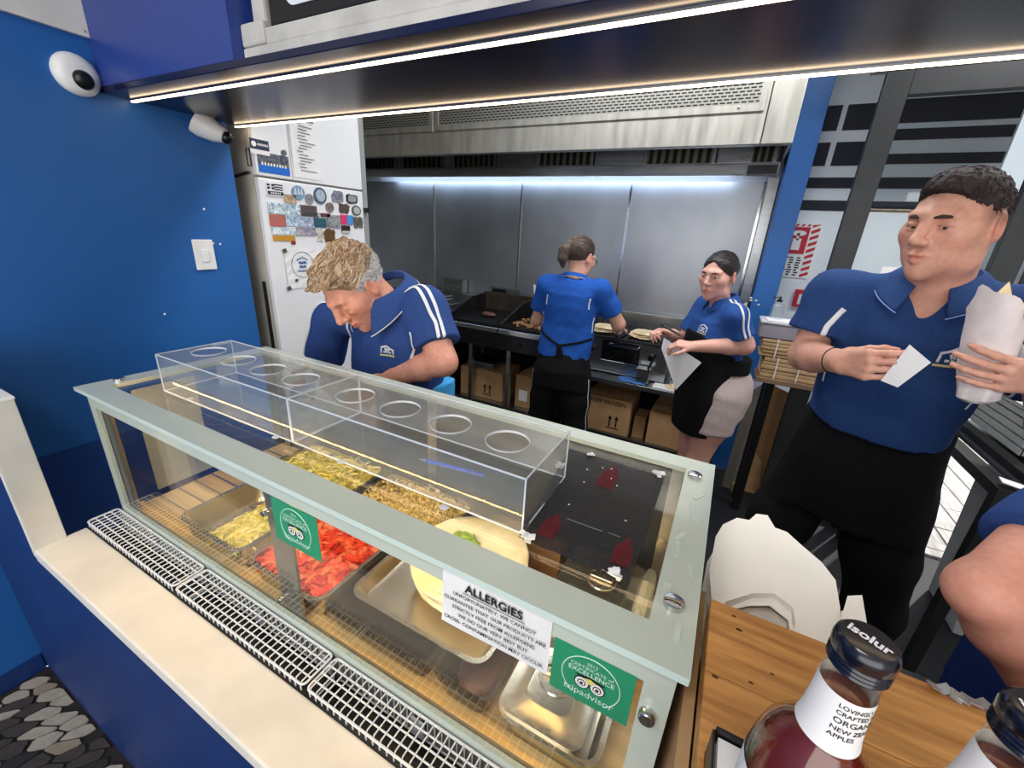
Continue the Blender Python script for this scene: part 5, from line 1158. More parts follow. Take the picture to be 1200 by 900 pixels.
def head(sd, C, R, s=1.0, jaw=1.0, nose=1.0, age=0.0, cheek=1.0, lid=0.0):
    g = lambda x, y, z: C+R @ (V3(x, y, z)*s)
    E = lambda c, r, k, op='u', Rr=None: sd.ell(g(*c), V3(*r)*s, R if Rr is None else R @ Rr, k*s, op)
    E((0, -.012, .036), (.075, .096, .084), .0); E((0, .028, -.018), (.063*cheek, .066, .085), .03); E((0, .030, -.066), (.053*jaw, .056, .043), .03)
    sd.ball(g(0, .074, -.099), .019*s*jaw, .03*s)
    for q in (-1, 1):
        sd.ball(g(q*.046*cheek, .056, -.014), .022*s, .03*s); sd.ball(g(q*.048*jaw, .01, -.078), .016*s, .03*s)
        sd.cone(g(0, .091, .030), g(q*.042, .079, .031), .0095*s, .008*s, .02*s)
        E((q*.032, .094, .008), (.018, .015, .0115), .012, 's')
        E((q*.032, .0785, .0140-.0035*lid), (.0180, .0135, .0062+.001*lid), .004); E((q*.032, .0770, -.0005), (.0170, .0130, .0050), .005)
        Re = rot('Z', -q*.35); E((q*.079, -.010, .002), (.0085, .019, .031), .010, 'u', Re); E((q*.089, -.005, .004), (.008, .011, .019), .005, 's', Re)
        sd.ball(g(q*.0125*nose, .103, -.028), .0085*s*nose, .008*s)
        E((q*.0065, .1105, -.0362), (.0035, .005, .003), .003, 's')
        if age: E((q*.038, .083, -.012), (.017, .008, .0045), .006); E((q*.03, .092, -.045), (.010, .006, .018), .006, 's')
    sd.chain([g(0, .092, .020), g(0, .101, .002), g(0, .1165*(.995 if nose < 1 else 1.0), -.022)], [.0082*s*nose, .0092*s*nose, .0125*s*nose], .012*s)
    sd.chain([g(-.023, .086, -.0605), g(-.008, .0975, -.0565), g(.008, .0975, -.0565), g(.023, .086, -.0605)], [.003*s, .0052*s, .0052*s, .003*s], .007*s)
    sd.chain([g(-.020, .086, -.0645), g(0, .0965, -.0695), g(.020, .086, -.0645)], [.003*s, .0068*s, .003*s], .007*s)
    sd.chain([g(-.024, .089, -.0615), g(0, .1035, -.0622), g(.024, .089, -.0615)], [.0012*s]*3, .0) if False else None
    for a, b_ in (((-.024, .090, -.062), (0, .1045, -.0625)), ((0, .1045, -.0625), (.024, .090, -.062))): sd.cone(g(*a), g(*b_), .0016*s, .0016*s, .004*s, 's')
    return g
def head_tone(C, R, s, lip=(.86, .52, .50), stub=0.0, blush=.12, fade=None):
    def col(P):
        q = (P-C) @ R/s; c = np.ones((len(P), 3)); x, y, z = q[:, 0], q[:, 1], q[:, 2]
        def blob(cx, cy, cz, rx, ry, rz): return np.clip(1.6-1.6*np.sqrt(((x-cx)/rx)**2+((y-cy)/ry)**2+((z-cz)/rz)**2), 0, 1)[:, None]
        m_ = blob(0, .095, -.0625, .026, .02, .0135); c = c*(1-m_)+np.array(lip)*m_
        for k in (-1, 1):
            m_ = blob(k*.045, .065, -.02, .035, .035, .03)*blush*3; c = c*(1-m_)+np.array([1.0, .78, .76])*m_
            m_ = blob(k*.082, -.008, 0, .02, .03, .04)*.6; c = c*(1-m_)+np.array([1.0, .72, .70])*m_
            m_ = blob(k*.032, .085, .006, .02, .02, .014)*.45; c = c*(1-m_)+np.array([.72, .55, .52])*m_
        m_ = blob(0, .11, -.025, .02, .02, .02)*.5*blush*4; c = c*(1-np.minimum(m_, .8))+np.array([1.0, .74, .70])*np.minimum(m_, .8)
        if stub: m_ = np.maximum(blob(0, .06, -.085, .07, .07, .045), blob(0, .09, -.045, .03, .03, .014))*stub; c = c*(1-m_)+np.array([.55, .50, .50])*m_
        if fade: m_ = (np.clip((z-fade[0])/.03, 0, 1)*np.clip((.045-y)/.03, 0, 1)*np.clip((.13-np.abs(y))/.02, 0, 1))[:, None]*fade[1]; c = c*(1-m_)+np.array([.30, .27, .28])*m_
        return c
    return col
EYEW = mat('eye_white', (226, 220, 214), .2, var=.02)
def eyes(p, C, R, s, iris=(60, 40, 28), gaze=(0, 1, 0), brow=(50, 34, 26), bw=.0034, lid=True):
    g = lambda x, y, z: C+R @ (V3(x, y, z)*s); gz = unit(R @ V3(*gaze))
    BADGE_W = None; im = mat('iris_%d_%d_%d' % iris, iris, .1, var=.2); bm_ = mat('brow_%d_%d_%d' % brow, brow, .8, var=.2)
    for q in (-1, 1):
        c = g(q*.032, .0752, .0065); e = MB().ball(c, .0132*s, 12).build('eye', EYEW, p, smooth=True)
        MB().ball(c+gz*.0092*s, .0062*s, 8, (1, 1, 1)).build('iris', im, e, smooth=True)
        MB().tube([g(q*.013, .0985, .0262), g(q*.026, .0960, .0288), g(q*.040, .0865, .0282), g(q*.052, .0735, .0225)], [bw*.8*s, bw*1.15*s, bw*s, bw*.4*s], 8).build('eyebrow', bm_, p, smooth=True)
def hand(sd, W, d, n, side, curl=(.4, .5, .4), spread=.0, s=1.0, thumb=(.55, .75, .35), tb=(.3, .3), lens=None):
    """W wrist, d finger direction, n palm normal, side +-1: thumb on that side of cross(d,n)"""
    d = unit(d); n = unit(n-d*(n @ d)); e = np.cross(d, n)*side; W = np.array(W, float)
    kn = []
    for i in range(4):   # 0 index .. 3 little
        off = (1.5-i)*.0205*s; k_ = W+d*(.088-.004*abs(i-1)-.004*(i == 3))*s+e*off-n*.004*s; kn.append(k_); sd.cone(W+e*off*.62+d*.008*s, k_, .0135*s, .0108*s, .016*s)
    cu = curl if hasattr(curl[0], '__len__') else [curl]*4
    for i in range(4):
        L_ = (.95, 1.06, 1.0, .80)[i]*s; a = 0; p = kn[i]; r = [(.0094, .0086, .0078, .0064), (.0095, .0087, .0079, .0065), (.0092, .0084, .0076, .0063), (.0082, .0075, .0068, .0057)][i]
        for j, l in enumerate((.044, .027, .021)):
            a += cu[i][j]; dd = unit(d*math.cos(a)+n*math.sin(a)+e*spread*(1.5-i)); q = p+dd*l*L_; sd.cone(p, q, r[j]*s, r[j+1]*s, .0045*s); p = q
    b = W+d*.022*s+e*.026*s+n*.006*s; sd.cone(W+d*.012*s+e*.01*s, b, .016*s, .0135*s, .014*s)
    td = unit(d*thumb[0]+e*thumb[1]+n*thumb[2]); p = b; a = 0
    for j, (l, r0, r1) in enumerate(((.040, .0135, .0105), (.030, .0102, .0096), (.024, .0095, .0072))):
        if j: td = unit(td+(-e*tb[j-1]*.6+d*tb[j-1]*.5+n*tb[j-1]*.3))
        q = p+td*l*s; sd.cone(p, q, r0*s, r1*s, .007*s); p = q
    return kn
def arm(sd, S_, E_, W, r=(.050, .040, .038, .026), k=.02):
    S_, E_, W = map(lambda q: np.array(q, float), (S_, E_, W)); m1 = S_+(E_-S_)*.45; m2 = E_+(W-E_)*.28
    sd.chain([S_, m1, E_], [r[0], r[0]*.94, r[1]], k); sd.chain([E_, m2, W], [r[1]*.95, r[2], r[3]], k)
def collar(p, m, C, R, r0=.060, r1=.092, hb=.045, hf=.012, drop=.04, piping=None, openw=.35, tip=.035, sc=(1.0, .95)):
    """folded polo collar around the neck base; R columns right, forward, up"""
    n = 40; rows = 5; vs = []; fs = []; edge = []; edge2 = []
    for i in range(n+1):
        a = -math.pi+openw+(2*math.pi-2*openw)*i/n    # 0 = back
        fr = abs(a)/(math.pi-openw); ca, sa = math.cos(a), math.sin(a)
        for j in range(rows):
            t = j/(rows-1)
            if j == 0: r, z = r0*1.0, -.012+(hb*.6)*(1-fr)+hf*.4*fr
            elif j == 1: r, z = r0*1.03, hb*(1-fr**1.5)+hf*fr**1.5
            else:
                u_ = (j-1)/(rows-2); fl = max(0, (fr-.6)/.4); r = r0*1.06+(r1-r0)*u_*(.75+.25*fr)+tip*.35*fl*u_; z = (hb*(1-fr**1.5)+hf*fr**1.5)+.003-(drop*(.8+.2*fr)+tip*fl)*u_
            vs.append(C+R @ V3(sa*r*sc[0], -ca*r*sc[1], z))
        edge.append(vs[-1])
    for i in range(n):
        for j in range(rows-1): a = i*rows+j; fs.append((a, a+rows, a+rows+1, a+1))
    o = MB().add(vs, fs).build('collar', m, p, smooth=True); q = o.modifiers.new('s', 'SOLIDIFY'); q.thickness = .004; q.offset = 0
    sb = o.modifiers.new('sub', 'SUBSURF'); sb.levels = 1; sb.render_levels = 1
    if piping is not None: MB().tube(edge, .0016, 5).build('collar_piping', piping, o)
    return o
def shirt_base(sd, neck, pel, fwd, hem, w=1.0, dpt=1.0, belly=0.0, SL=None, SR=None, EL=None, ER=None, sl=.62, rs=.062, rh=.066, chest=1.0):
    up = unit(neck-pel); L_ = np.linalg.norm(neck-pel)
    sd.loft(pel, neck, fwd, [(hem, .0+belly*.4, .178*w, .122*dpt), (.12, .01+belly, .176*w, .124*dpt), (.35, .012+belly, .168*w, .120*dpt), (.62, .008, .178*w, .122*dpt*chest), (.80, -.004, .170*w, .108*dpt*chest), (.92, -.015, .120*w, .082*dpt), (1.0, -.02, .07, .06)], .04)
    for S_, E_ in ((SL, EL), (SR, ER)):
        if S_ is None: continue
        S_, E_ = np.array(S_, float), np.array(E_, float); sd.cone(neck-up*.045, S_-up*.0, .055, rs, .05); H_ = S_+(E_-S_)*sl; d = unit(E_-S_)
        sv = SDF(sd.lo, sd.lo+sd.h*(sd.n-1), sd.h); sv.cone(S_, S_+(E_-S_)*sl*1.35, rs, rh, .0); sv.half(H_, d, .006, .15)
        b_ = .115; sl_, *_q = sd.sub(np.minimum(S_, H_)-b_, np.maximum(S_, H_)+b_); sd.mix(sl_, sv.d[sl_], .03)
WSTR = mat('white_stripe_fabric', (226, 226, 230), .8, var=.04, scale=60)
def cloth(name, rgb, v=.12): return mat(name, rgb, .85, var=v, scale=160, bump=.12, spec=.2)
BSH = cloth('royal_polo_knit', (34, 86, 172)); BSH2 = cloth('deep_polo_knit', (46, 72, 130)); BSH3 = cloth('cobalt_polo_knit', (38, 66, 116)); BLK = cloth('black_workwear', (15, 15, 17), .2); NVY = cloth('navy_underside', (22, 44, 100))
def neckskin(sk, H_, neck, pel, r):
    up = V3(0, 0, 1); sk.cone(H_, neck-up*.05, r, r*1.04, .03); sk.cone(neck+(pel-neck)*.36, pel+up*.1, .070, .085, .03); sk.cone(neck-up*.05, neck+(pel-neck)*.36, r*1.0, .07, .02)
def badge(sh, p, c, r_, up, k=1.0):
    """small house shaped chest emblem: roof, pillars, rows of tiny marks, gold base"""
    sh.ribbon('badge_roof', WSTR, p, [c+r_*.036*k+up*.012*k, c+up*.033*k, c-r_*.036*k+up*.012*k], .0065*k, n=20)
    for q in (-1, 1): sh.ribbon('badge_pillar', WSTR, p, [c+r_*q*.034*k+up*.012*k, c+r_*q*.034*k-up*.018*k], .005*k, n=8)
    for dz, w_ in ((.008, .018), (-.002, .015), (-.013, .024)):
        for j in range(4): a = -w_+2*w_*(j+.12)/4; b_ = -w_+2*w_*(j+.86)/4; sh.ribbon('badge_mark', WSTR, p, [c-r_*a*k+up*dz*k, c-r_*b_*k+up*dz*k], .0062*k, n=4)
    sh.ribbon('badge_base', mat('logo_gold', (214, 204, 140), .7), p, [c+r_*.04*k-up*.025*k, c-up*.025*k, c-r_*.04*k-up*.025*k], .006*k, n=12)
def strands(sd, p, m, C, R, n, flow, length=.03, r=.0011, seed=0, jit=.5, lift=.0012, keep=None):
    """loose locks lying on the hair surface, following a flow field given in head coordinates"""
    P, _ = sd.mesh(); rg = np.random.RandomState(seed); q = (P-C) @ R
    if keep is not None: P = P[keep(q)]
    P = P[rg.choice(len(P), min(n, len(P)), replace=False)]; k = 6; J = rg.normal(0, jit, (len(P), 3)); path = []
    for i in range(k+1):
        G = sd.grad(P); path.append(P+G*(lift+.0006*math.sin(i*1.3))); F_ = flow((P-C) @ R) @ R.T+J*(1+.4*math.sin(i*1.7)); F_ = F_-G*(F_*G).sum(1, keepdims=True); F_ /= np.linalg.norm(F_, axis=1, keepdims=True)+1e-9
        P = sd.project(P+F_*length/k)
    A_ = np.stack(path, 1); mb = MB(); rs = [r*.5]+[r]*(k-2)+[r*.7, r*.2]
    for s_ in A_: mb.tube(s_, rs, 4, cap=False)
    return props(mb.build('hair_strands', m, p, smooth=True), kind='stuff')
def shoe(p, A_, fwd, m):
    sd = SDF(A_-V3(.16, .3, .12), A_+V3(.16, .3, .1), .008); f = unit(V3(fwd[0], fwd[1], 0)); z = .035
    sd.cone(V3(A_[0], A_[1], z)-f*.03, V3(A_[0], A_[1], z)+f*.15, .040, .036, .02); sd.cone(V3(A_[0], A_[1], .05)-f*.02, V3(A_[0], A_[1], .09), .045, .045, .02); sd.half((0, 0, .002), (0, 0, -1)); return sd.build('shoe', m, p)
# ------------------------------------------------------------------ young man at the right
def young_man():
    f = unit(V3(-.36, -.93, 0)); Rb = frame(f); r_ = Rb[:, 0]; up = V3(0, 0, 1)
    C = PY(1117, 266, 1.34); fh = unit(V3(-.72, -.69, -.12)); Rh = frame(fh, roll=.02); s = .935
    neck = PY(1098, 332, 1.40)+V3(0, 0, .0); pel = V3(neck[0]+.03, 1.56, 1.03)
    base = V3(pel[0], pel[1], 0); p = thing('person', tuple(base), 'young man in a royal blue polo and black trousers holding a wrapped gyro', 'person')
    SR = neck+r_*.192-up*.055; SL = neck-r_*.185-up*.055
    ER = PY(944, 416, 1.46); WR = PY(986, 424, 1.27); EL = SL+V3(.12, .0, -.26); WL = PY(1222, 446, 1.16)
    sk = SDF(V3(.0, 1.02, .98), V3(.98, 1.78, 1.95), .0034)
    head(sk, C, Rh, s, jaw=1.10, nose=1.0, cheek=1.04, lid=.8)
    neckskin(sk, C+Rh @ V3(0, -.012, -.04)*s, neck, pel, .060)
    for S_, E_, W in ((SR, ER, WR), (SL, EL, WL)): sk.cone(neck-up*.08, S_, .05, .045, .03); arm(sk, S_, E_, W, (.050, .043, .042, .029))
    dR = unit(PY(1040, 430, 1.17)-WR); hand(sk, WR, dR, unit(V3(0, 1, -.12)), 1, [(.45, .5, .35), (.65, .7, .4), (.75, .85, .5), (.8, .9, .5)], s=.92, thumb=(.85, .25, .45))
    dL = unit(PY(1150, 434, 1.105)-WL); hand(sk, WL, dL, unit(V3(.1, .95, .1)), -1, [(.30, .45, .5), (.28, .42, .5), (.28, .42, .5), (.3, .45, .5)], .05, s=.90, thumb=(.45, .85, .3))
    SKIN = skinmat('skin_light_olive', (214, 160, 138)); sk.build('body', SKIN, p, head_tone(C, Rh, s, stub=.22, fade=(.0, .8)))
    eyes(p, C, Rh, s, (46, 32, 26), (-.25, 1, -.32), (62, 44, 38), .0040)
    g = lambda x, y, z: C+Rh @ (V3(x, y, z)*s)
    hr = SDF(C-.17, C+.17, .004); hr.ell(g(0, -.0125, .0395), V3(.0757, .0970, .0880)*s, Rh, 0); hr.ell(g(0, .026, .086), V3(.058, .062, .042)*s, Rh, .02)
    sl, X, Y, Z = hr.sub(hr.lo, hr.lo+hr.h*hr.n); q = [Rh[0, i]*(X-C[0])+Rh[1, i]*(Y-C[1])+Rh[2, i]*(Z-C[2]) for i in range(3)]
    zc = np.interp(q[1]/s, [-.12, -.06, -.01, .03, .055, .075, .1], [-.022, -.010, .012, .040, .060, .080, .086])*s
    hr.d = np.maximum(hr.d, ((zc-q[2])*.85).astype(np.float32)); hr.noise(.0012, 420, 3)
    hr.build('hair', mat('short_dark_hair', (46, 34, 34), .75, var=.35, scale=260, bump=.5), p)
    strands(hr, p, MATS['short_dark_hair'], C, Rh, 700, lambda q: np.stack([q[:, 0]*2, .6+0*q[:, 0], .3+0*q[:, 0]], 1), .014, .0009, 4, .5)
    sh = SDF(V3(.0, 1.1, .9), V3(1.1, 1.85, 1.66), .006)
    shirt_base(sh, neck, pel, f, .29, .98, 1.05, .012, SL, SR, EL, ER, .60, .066, .076)
    sh.cone(neck+up*.01, neck+up*.12, .064, .070, .008, 's'); sh.cone(neck+f*.085-up*.045, neck+up*.03+f*.05, .012, .035, .012, 's')
    sh.noise(.0026, 26, 11, (1, 1, .55)); sh.build('polo_shirt', BSH3, p)
    collar(p, BSH3, neck+up*.012-f*.002, Rb, .066, .112, .040, .002, .050, mat('pale_piping', (120, 150, 206), .8), .34, .038)
    for q in (-1, 1):
        S_, E_ = (SR, ER) if q == 1 else (SL, EL)
        for o_ in (-.012, .012): sh.ribbon('shoulder_stripe', WSTR, p, [neck+r_*q*.09+up*.03-f*(.06-o_), S_+up*.075-f*(.045-o_), S_+(E_-S_)*.3+r_*q*.07-f*(.03-o_), S_+(E_-S_)*.6+r_*q*.075-f*(.02-o_)], .009)
        sh.ribbon('white_flash', WSTR, p, [neck+r_*q*.135-up*.085+f*.11, neck+r_*q*.165-up*.13+f*.10, neck+r_*q*.175-up*.19+f*.09], .014 if q == 1 else .010)
        sh.ribbon('side_piping', WSTR, p, [neck+r_*q*.178-up*.22+f*.06, neck+r_*q*.172-up*.30+f*.04], .006)
    lc_ = neck-r_*.10-up*.16+f*.125
    badge(sh, p, lc_, r_, up)
    tr_ = SDF(V3(pel[0]-.36, 1.25, -.01), V3(pel[0]+.36, 1.95, 1.33), .009)
    tr_.loft(pel-up*.18, pel+up*.19-V3(0, .035, 0), f, [(0, 0, .190, .138), (.5, 0.005, .186, .134), (1, .012, .168, .120)], .03)
    for q, kn_ in ((1, V3(-.06, -.03, 0)), (-1, V3(.04, .02, 0))):
        hp = pel+r_*q*.095-up*.10; kn = V3(hp[0], hp[1], .52)+r_*q*.045+kn_; an = V3(kn[0], kn[1]+.05, .10)+r_*q*.01
        tr_.chain([hp, (hp+kn)/2, kn, an], [.105, .098, .08, .072], .035); shoe(p, an, f, BLK)
    tr_.noise(.003, 22, 5, (1, 1, .5)); tr_.build('trousers', BLK, p)
    MB().tube([WR+(ER-WR)*.18+frame(dR) @ V3(.0325*math.cos(a), 0, .0325*math.sin(a)) for a in np.linspace(0, 2*math.pi, 25)[:-1]], .0022, 6, closed=True).build('wrist_band', BLACK, p)
    # paper in his right hand, wrapped gyro in his left
    a_ = [PY(*q) for q in ((1032, 446, 1.19), (1066, 404, 1.17), (1091, 425, 1.165), (1052, 454, 1.18))]
    props(MB().prism(a_, (0, .0012, .0004)).build('paper_slip', PAPER), 'small white paper slip held in the young man\'s hand', 'paper')
    wr = thing('wrapped_gyro', tuple(PY(1150, 462, 1.15)), 'gyro rolled in white paper with a blue print held by the young man', 'food wrap')
    ax0, ax1 = PY(1143, 470, 1.165), PY(1172, 362, 1.16); d = unit(ax1-ax0); e1 = unit(np.cross(d, V3(0, 1, 0))); e2 = np.cross(d, e1); L_ = np.linalg.norm(ax1-ax0); n = 28; vs = []; fs = []
    prof = [(0, .020), (.05, .031), (.35, .036), (.7, .041), (.92, .043), (1.0, .044), (.93, .040), (.6, .034)]
    for i, (t, rr_) in enumerate(prof):
        for k in range(n):
            an = 2*math.pi*k/n; rr2 = rr_*(1+.06*math.sin(3*an+t*4)+.04*math.sin(5*an-t*7)+.03*math.sin(9*an+t*11)); lift = (.034*max(0, math.cos(an-.6))+.014*math.sin(2*an)+.008*math.sin(5*an))*(1 if .9 < t else 0); vs.append(ax0+d*(t*L_+lift)+rr2*(math.cos(an)*e1+math.sin(an)*e2))
    for i in range(len(prof)-1):
        for k in range(n): fs.append((i*n+k, i*n+(k+1) % n, (i+1)*n+(k+1) % n, (i+1)*n+k))
    fs.append(tuple(range(n))); MB().add(vs, fs).build('paper_wrap', mat('wrap_paper', (232, 220, 218), .7, var=.06, scale=40, bump=.3), wr, smooth=True)
    bm_ = MB(); vs = []; fs = []
    for i in range(9):
        an = math.pi*.5+(-.15+i*.11); 
        for t in (.42, .60): vs.append(ax0+d*(t*L_+.012*i/8)+.0415*(math.cos(an)*e1+math.sin(an)*e2)*(1+.05*math.sin(3*an+t*4)))
    for sgn in (1,):
        m_ = MB(); vv = []
        for i in range(9):
            an = -math.pi*.5+(-.45+i*.11)
            for t in (.44, .60): vv.append(ax0+d*(t*L_+.014*i/8)+(.0350+.008*t)*(math.cos(an)*e1+math.sin(an)*e2)*(1.03+.06*math.sin(3*an+t*4)+.04*math.sin(5*an-t*7)+.03*math.sin(9*an+t*11)))
        m_.add(vv, [(2*i, 2*i+1, 2*i+3, 2*i+2) for i in range(8)]); o = m_.build('blue_print', mat('wrap_blue', (36, 44, 120), .7), wr); 
    MB().ball(ax0+d*L_*.9, .032, 10, (1, 1, .7)).build('filling', PITA, wr, smooth=True)
    MB().prism([ax0+d*L_*1.0+e1*.02-e2*.02, ax0+d*L_*1.0-e1*.025-e2*.02, ax0+d*L_*1.26-e1*.008-e2*.016], e2*.004).build('pita_edge', PITA, wr)
young_man()
# ------------------------------------------------------------------ older man bending over the case
def older_man():
    f = unit(V3(-.12, -.99, 0)); Rb = frame(f); r_ = Rb[:, 0]; up = V3(0, 0, 1)
    C = PY(418, 338, .97); fh = unit(V3(-.10, -.70, -.70)); Rh = frame(fh, roll=-.12); s = 1.0
    neck = PY(458, 350, 1.07); pel = V3(neck[0]-.02, 1.20, .98); base = V3(pel[0], pel[1], 0)
    p = thing('person', tuple(base), 'grey haired man in a blue polo with white shoulder stripes bending over the display case', 'person')
    SR = PY(392, 372, 1.10); SL = PY(498, 362, 1.08)
    ER = V3(SR[0]-.11, 1.10, SR[2]-.24); EL = PY(519, 424, 1.04); WR = V3(-1.18, .99, 1.10); WL = PY(440, 447, .99)
    sk = SDF(V3(-1.75, .72, .9), V3(-.62, 1.38, 1.68), .0036)
    g = head(sk, C, Rh, s, jaw=1.08, nose=1.12, age=1.0, cheek=1.05, lid=1.6)
    neckskin(sk, C+Rh @ V3(0, -.02, -.03), neck, pel, .064); sk.cone(C+Rh @ V3(0, .03, -.085), neck+f*.03-up*.03, .035, .045, .03)
    for S_, E_, W in ((SR, ER, WR), (SL, EL, WL)): sk.cone(neck-up*.08, S_, .05, .05, .03); arm(sk, S_, E_, W, (.055, .046, .043, .031))
    hand(sk, WL, unit(V3(-.8, .0, -.4)), unit(V3(-.2, .1, -1)), 1, (.3, .5, .4)); hand(sk, WR, unit(V3(.7, -.05, -.4)), unit(V3(.2, .1, -1)), -1, (.3, .5, .4))
    sk.noise(.0007, 90, 4); sk.build('body', skinmat('skin_ruddy', (222, 158, 134)), p, head_tone(C, Rh, s, stub=.0, blush=.3))
    eyes(p, C, Rh, s, (60, 70, 80), (0, 1, -.5), (150, 118, 92), .0032)
    gg = lambda x, y, z: C+Rh @ (V3(x, y, z)*s)
    hr = SDF(C-.19, C+.19, .0042); hr.ell(gg(0, -.020, .045), V3(.084, .104, .094), Rh, 0); hr.ell(gg(0, .045, .092), V3(.060, .050, .032), Rh, .02)
    rr = random.Random(5)
    for k in range(60):
        th = rr.uniform(-1.2, 1.2); y = rr.uniform(-.10, .075); x = .082*math.sin(th)*(1-.3*max(0, y/.1)); z = .045+.096*math.cos(th)*math.sqrt(max(.05, 1-((y+.02)/.115)**2)); a = rr.uniform(-.6, .6)
        hr.cone(gg(x, y, z), gg(x+.020*math.sin(a), y+.035*math.cos(a), z+.002-.1*max(0, y)*.2), .006, .003, .010)
    sl, X, Y, Z = hr.sub(hr.lo, hr.lo+hr.h*hr.n); q = [Rh[0, i]*(X-C[0])+Rh[1, i]*(Y-C[1])+Rh[2, i]*(Z-C[2]) for i in range(3)]
    zc = np.interp(q[1]/s, [-.12, -.06, -.02, .01, .035, .06, .085, .11], [-.055, -.05, -.02, -.005, .034, .072, .094, .104])+.004*np.sin(q[0]*170)
    hr.d = np.maximum(hr.d, ((zc-q[2])*.85).astype(np.float32)); hr.noise(.0018, 110, 9, (2.2, .7, 1.0)); hr.noise(.0007, 330, 2, (2, .6, 1))
    gs = SDF(C-.19, C+.19, .0042); gs.d = np.maximum(hr.d-.0008, np.maximum(((q[1]-.03)*1.0), (q[2]-(.052+.25*(-.03-q[1])))*.8)).astype(np.float32)
    m = mat('sandy_hair', (150, 118, 88), .6, var=.2, scale=40, rgb2=(196, 170, 140), bump=.5, stretch=(3, .8, 2)); hr.build('hair', m, p)
    top_ = lambda q_: (q_[:, 2] > .05) | (q_[:, 1] > .02)
    for i_, c_ in enumerate(((206, 176, 140), (172, 132, 94), (216, 202, 180), (150, 118, 90))): strands(hr, p, mat('hair_lock_%d' % i_, c_, .5, var=.15), C, Rh, 170, lambda q: np.stack([q[:, 0]*5+.5*np.sin(q[:, 1]*90), .8+0*q[:, 0], -.2+0*q[:, 0]], 1), .05, .0017, 60+i_, .45, .002, top_)
    gs.build('side_hair', mat('silver_hair', (150, 148, 144), .6, var=.2, scale=80, rgb2=(196, 196, 194), bump=.5, stretch=(3, .8, 2)), p); strands(gs, p, mat('silver_lock', (206, 206, 204), .5), C, Rh, 220, lambda q: np.stack([0*q[:, 0], -.8+0*q[:, 0], -.5+0*q[:, 0]], 1), .03, .0012, 9, .3)
    sh = SDF(V3(-1.75, .80, .82), V3(-.60, 1.42, 1.62), .0058)
    shirt_base(sh, neck, pel, f, -.16, 1.12, 1.12, .04, SL, SR, EL, ER, .70, .072, .082)
    sh.cone(neck+up*.02, neck+up*.13+f*.05, .068, .075, .010, 's'); sh.cone(neck+f*.10-up*.045, neck+up*.03+f*.06, .016, .045, .012, 's')
    sh.noise(.0032, 24, 21, (1, 1, .5)); sh.build('polo_shirt', BSH2, p)
    collar(p, BSH2, neck+up*.022+f*.024, frame(unit(f+V3(0, 0, -.38))), .072, .116, .046, .020, .058, WSTR, .36, .046, (1.0, 1.08))
    for q in (-1, 1):
        S_, E_ = (SR, ER) if q == 1 else (SL, EL)
        for o_ in (-.014, .014): z_ = .045 if q == 1 else 0.0; sh.ribbon('shoulder_stripe', WSTR, p, [neck+r_*q*.085+up*.05+f*(.02+o_+z_*.3), S_+up*.085+f*(.025+o_+z_*.6), S_+(E_-S_)*.25+r_*q*(.08-z_)+up*.03+f*(.04+o_+z_), S_+(E_-S_)*.5+r_*q*(.085-z_)+f*(.05+o_+z_), S_+(E_-S_)*.695+r_*q*(.085-z_)+f*(.055+o_+z_)], .011, n=50)
        sh.ribbon('white_flash', WSTR, p, [neck+r_*q*.15-up*.075+f*.13, neck+r_*q*.17-up*.13+f*.13, neck+r_*q*.175-up*.19+f*.12], .015 if q == 1 else .009)
    badge(sh, p, neck-r_*.085-up*.145+f*.16, r_, up, .9)
    ap = SDF(V3(-1.35, .85, .66), V3(-.72, 1.42, 1.18), .008); ap.loft(pel-up*.26, pel+up*.14, f, [(0, .045, .205, .165), (1, .045, .208, .150)], .02); ap.half(pel-f*.03, -f)
    ap.build('apron', cloth('sky_blue_apron', (70, 166, 226)), p)
    tr_ = SDF(V3(pel[0]-.34, .9, -.01), V3(pel[0]+.34, 1.5, 1.02), .011); tr_.loft(pel-up*.2, pel+up*.02, f, [(0, .0, .185, .14), (1, .02, .19, .14)], .03)
    for q in (1, -1):
        hp = pel+r_*q*.095-up*.12; kn = V3(hp[0], hp[1]-.02, .50)+r_*q*.03; an = V3(kn[0], kn[1]+.04, .10); tr_.chain([hp, kn, an], [.105, .082, .07], .03); shoe(p, an, f, BLK)
    tr_.build('trousers', BLK, p)
older_man()
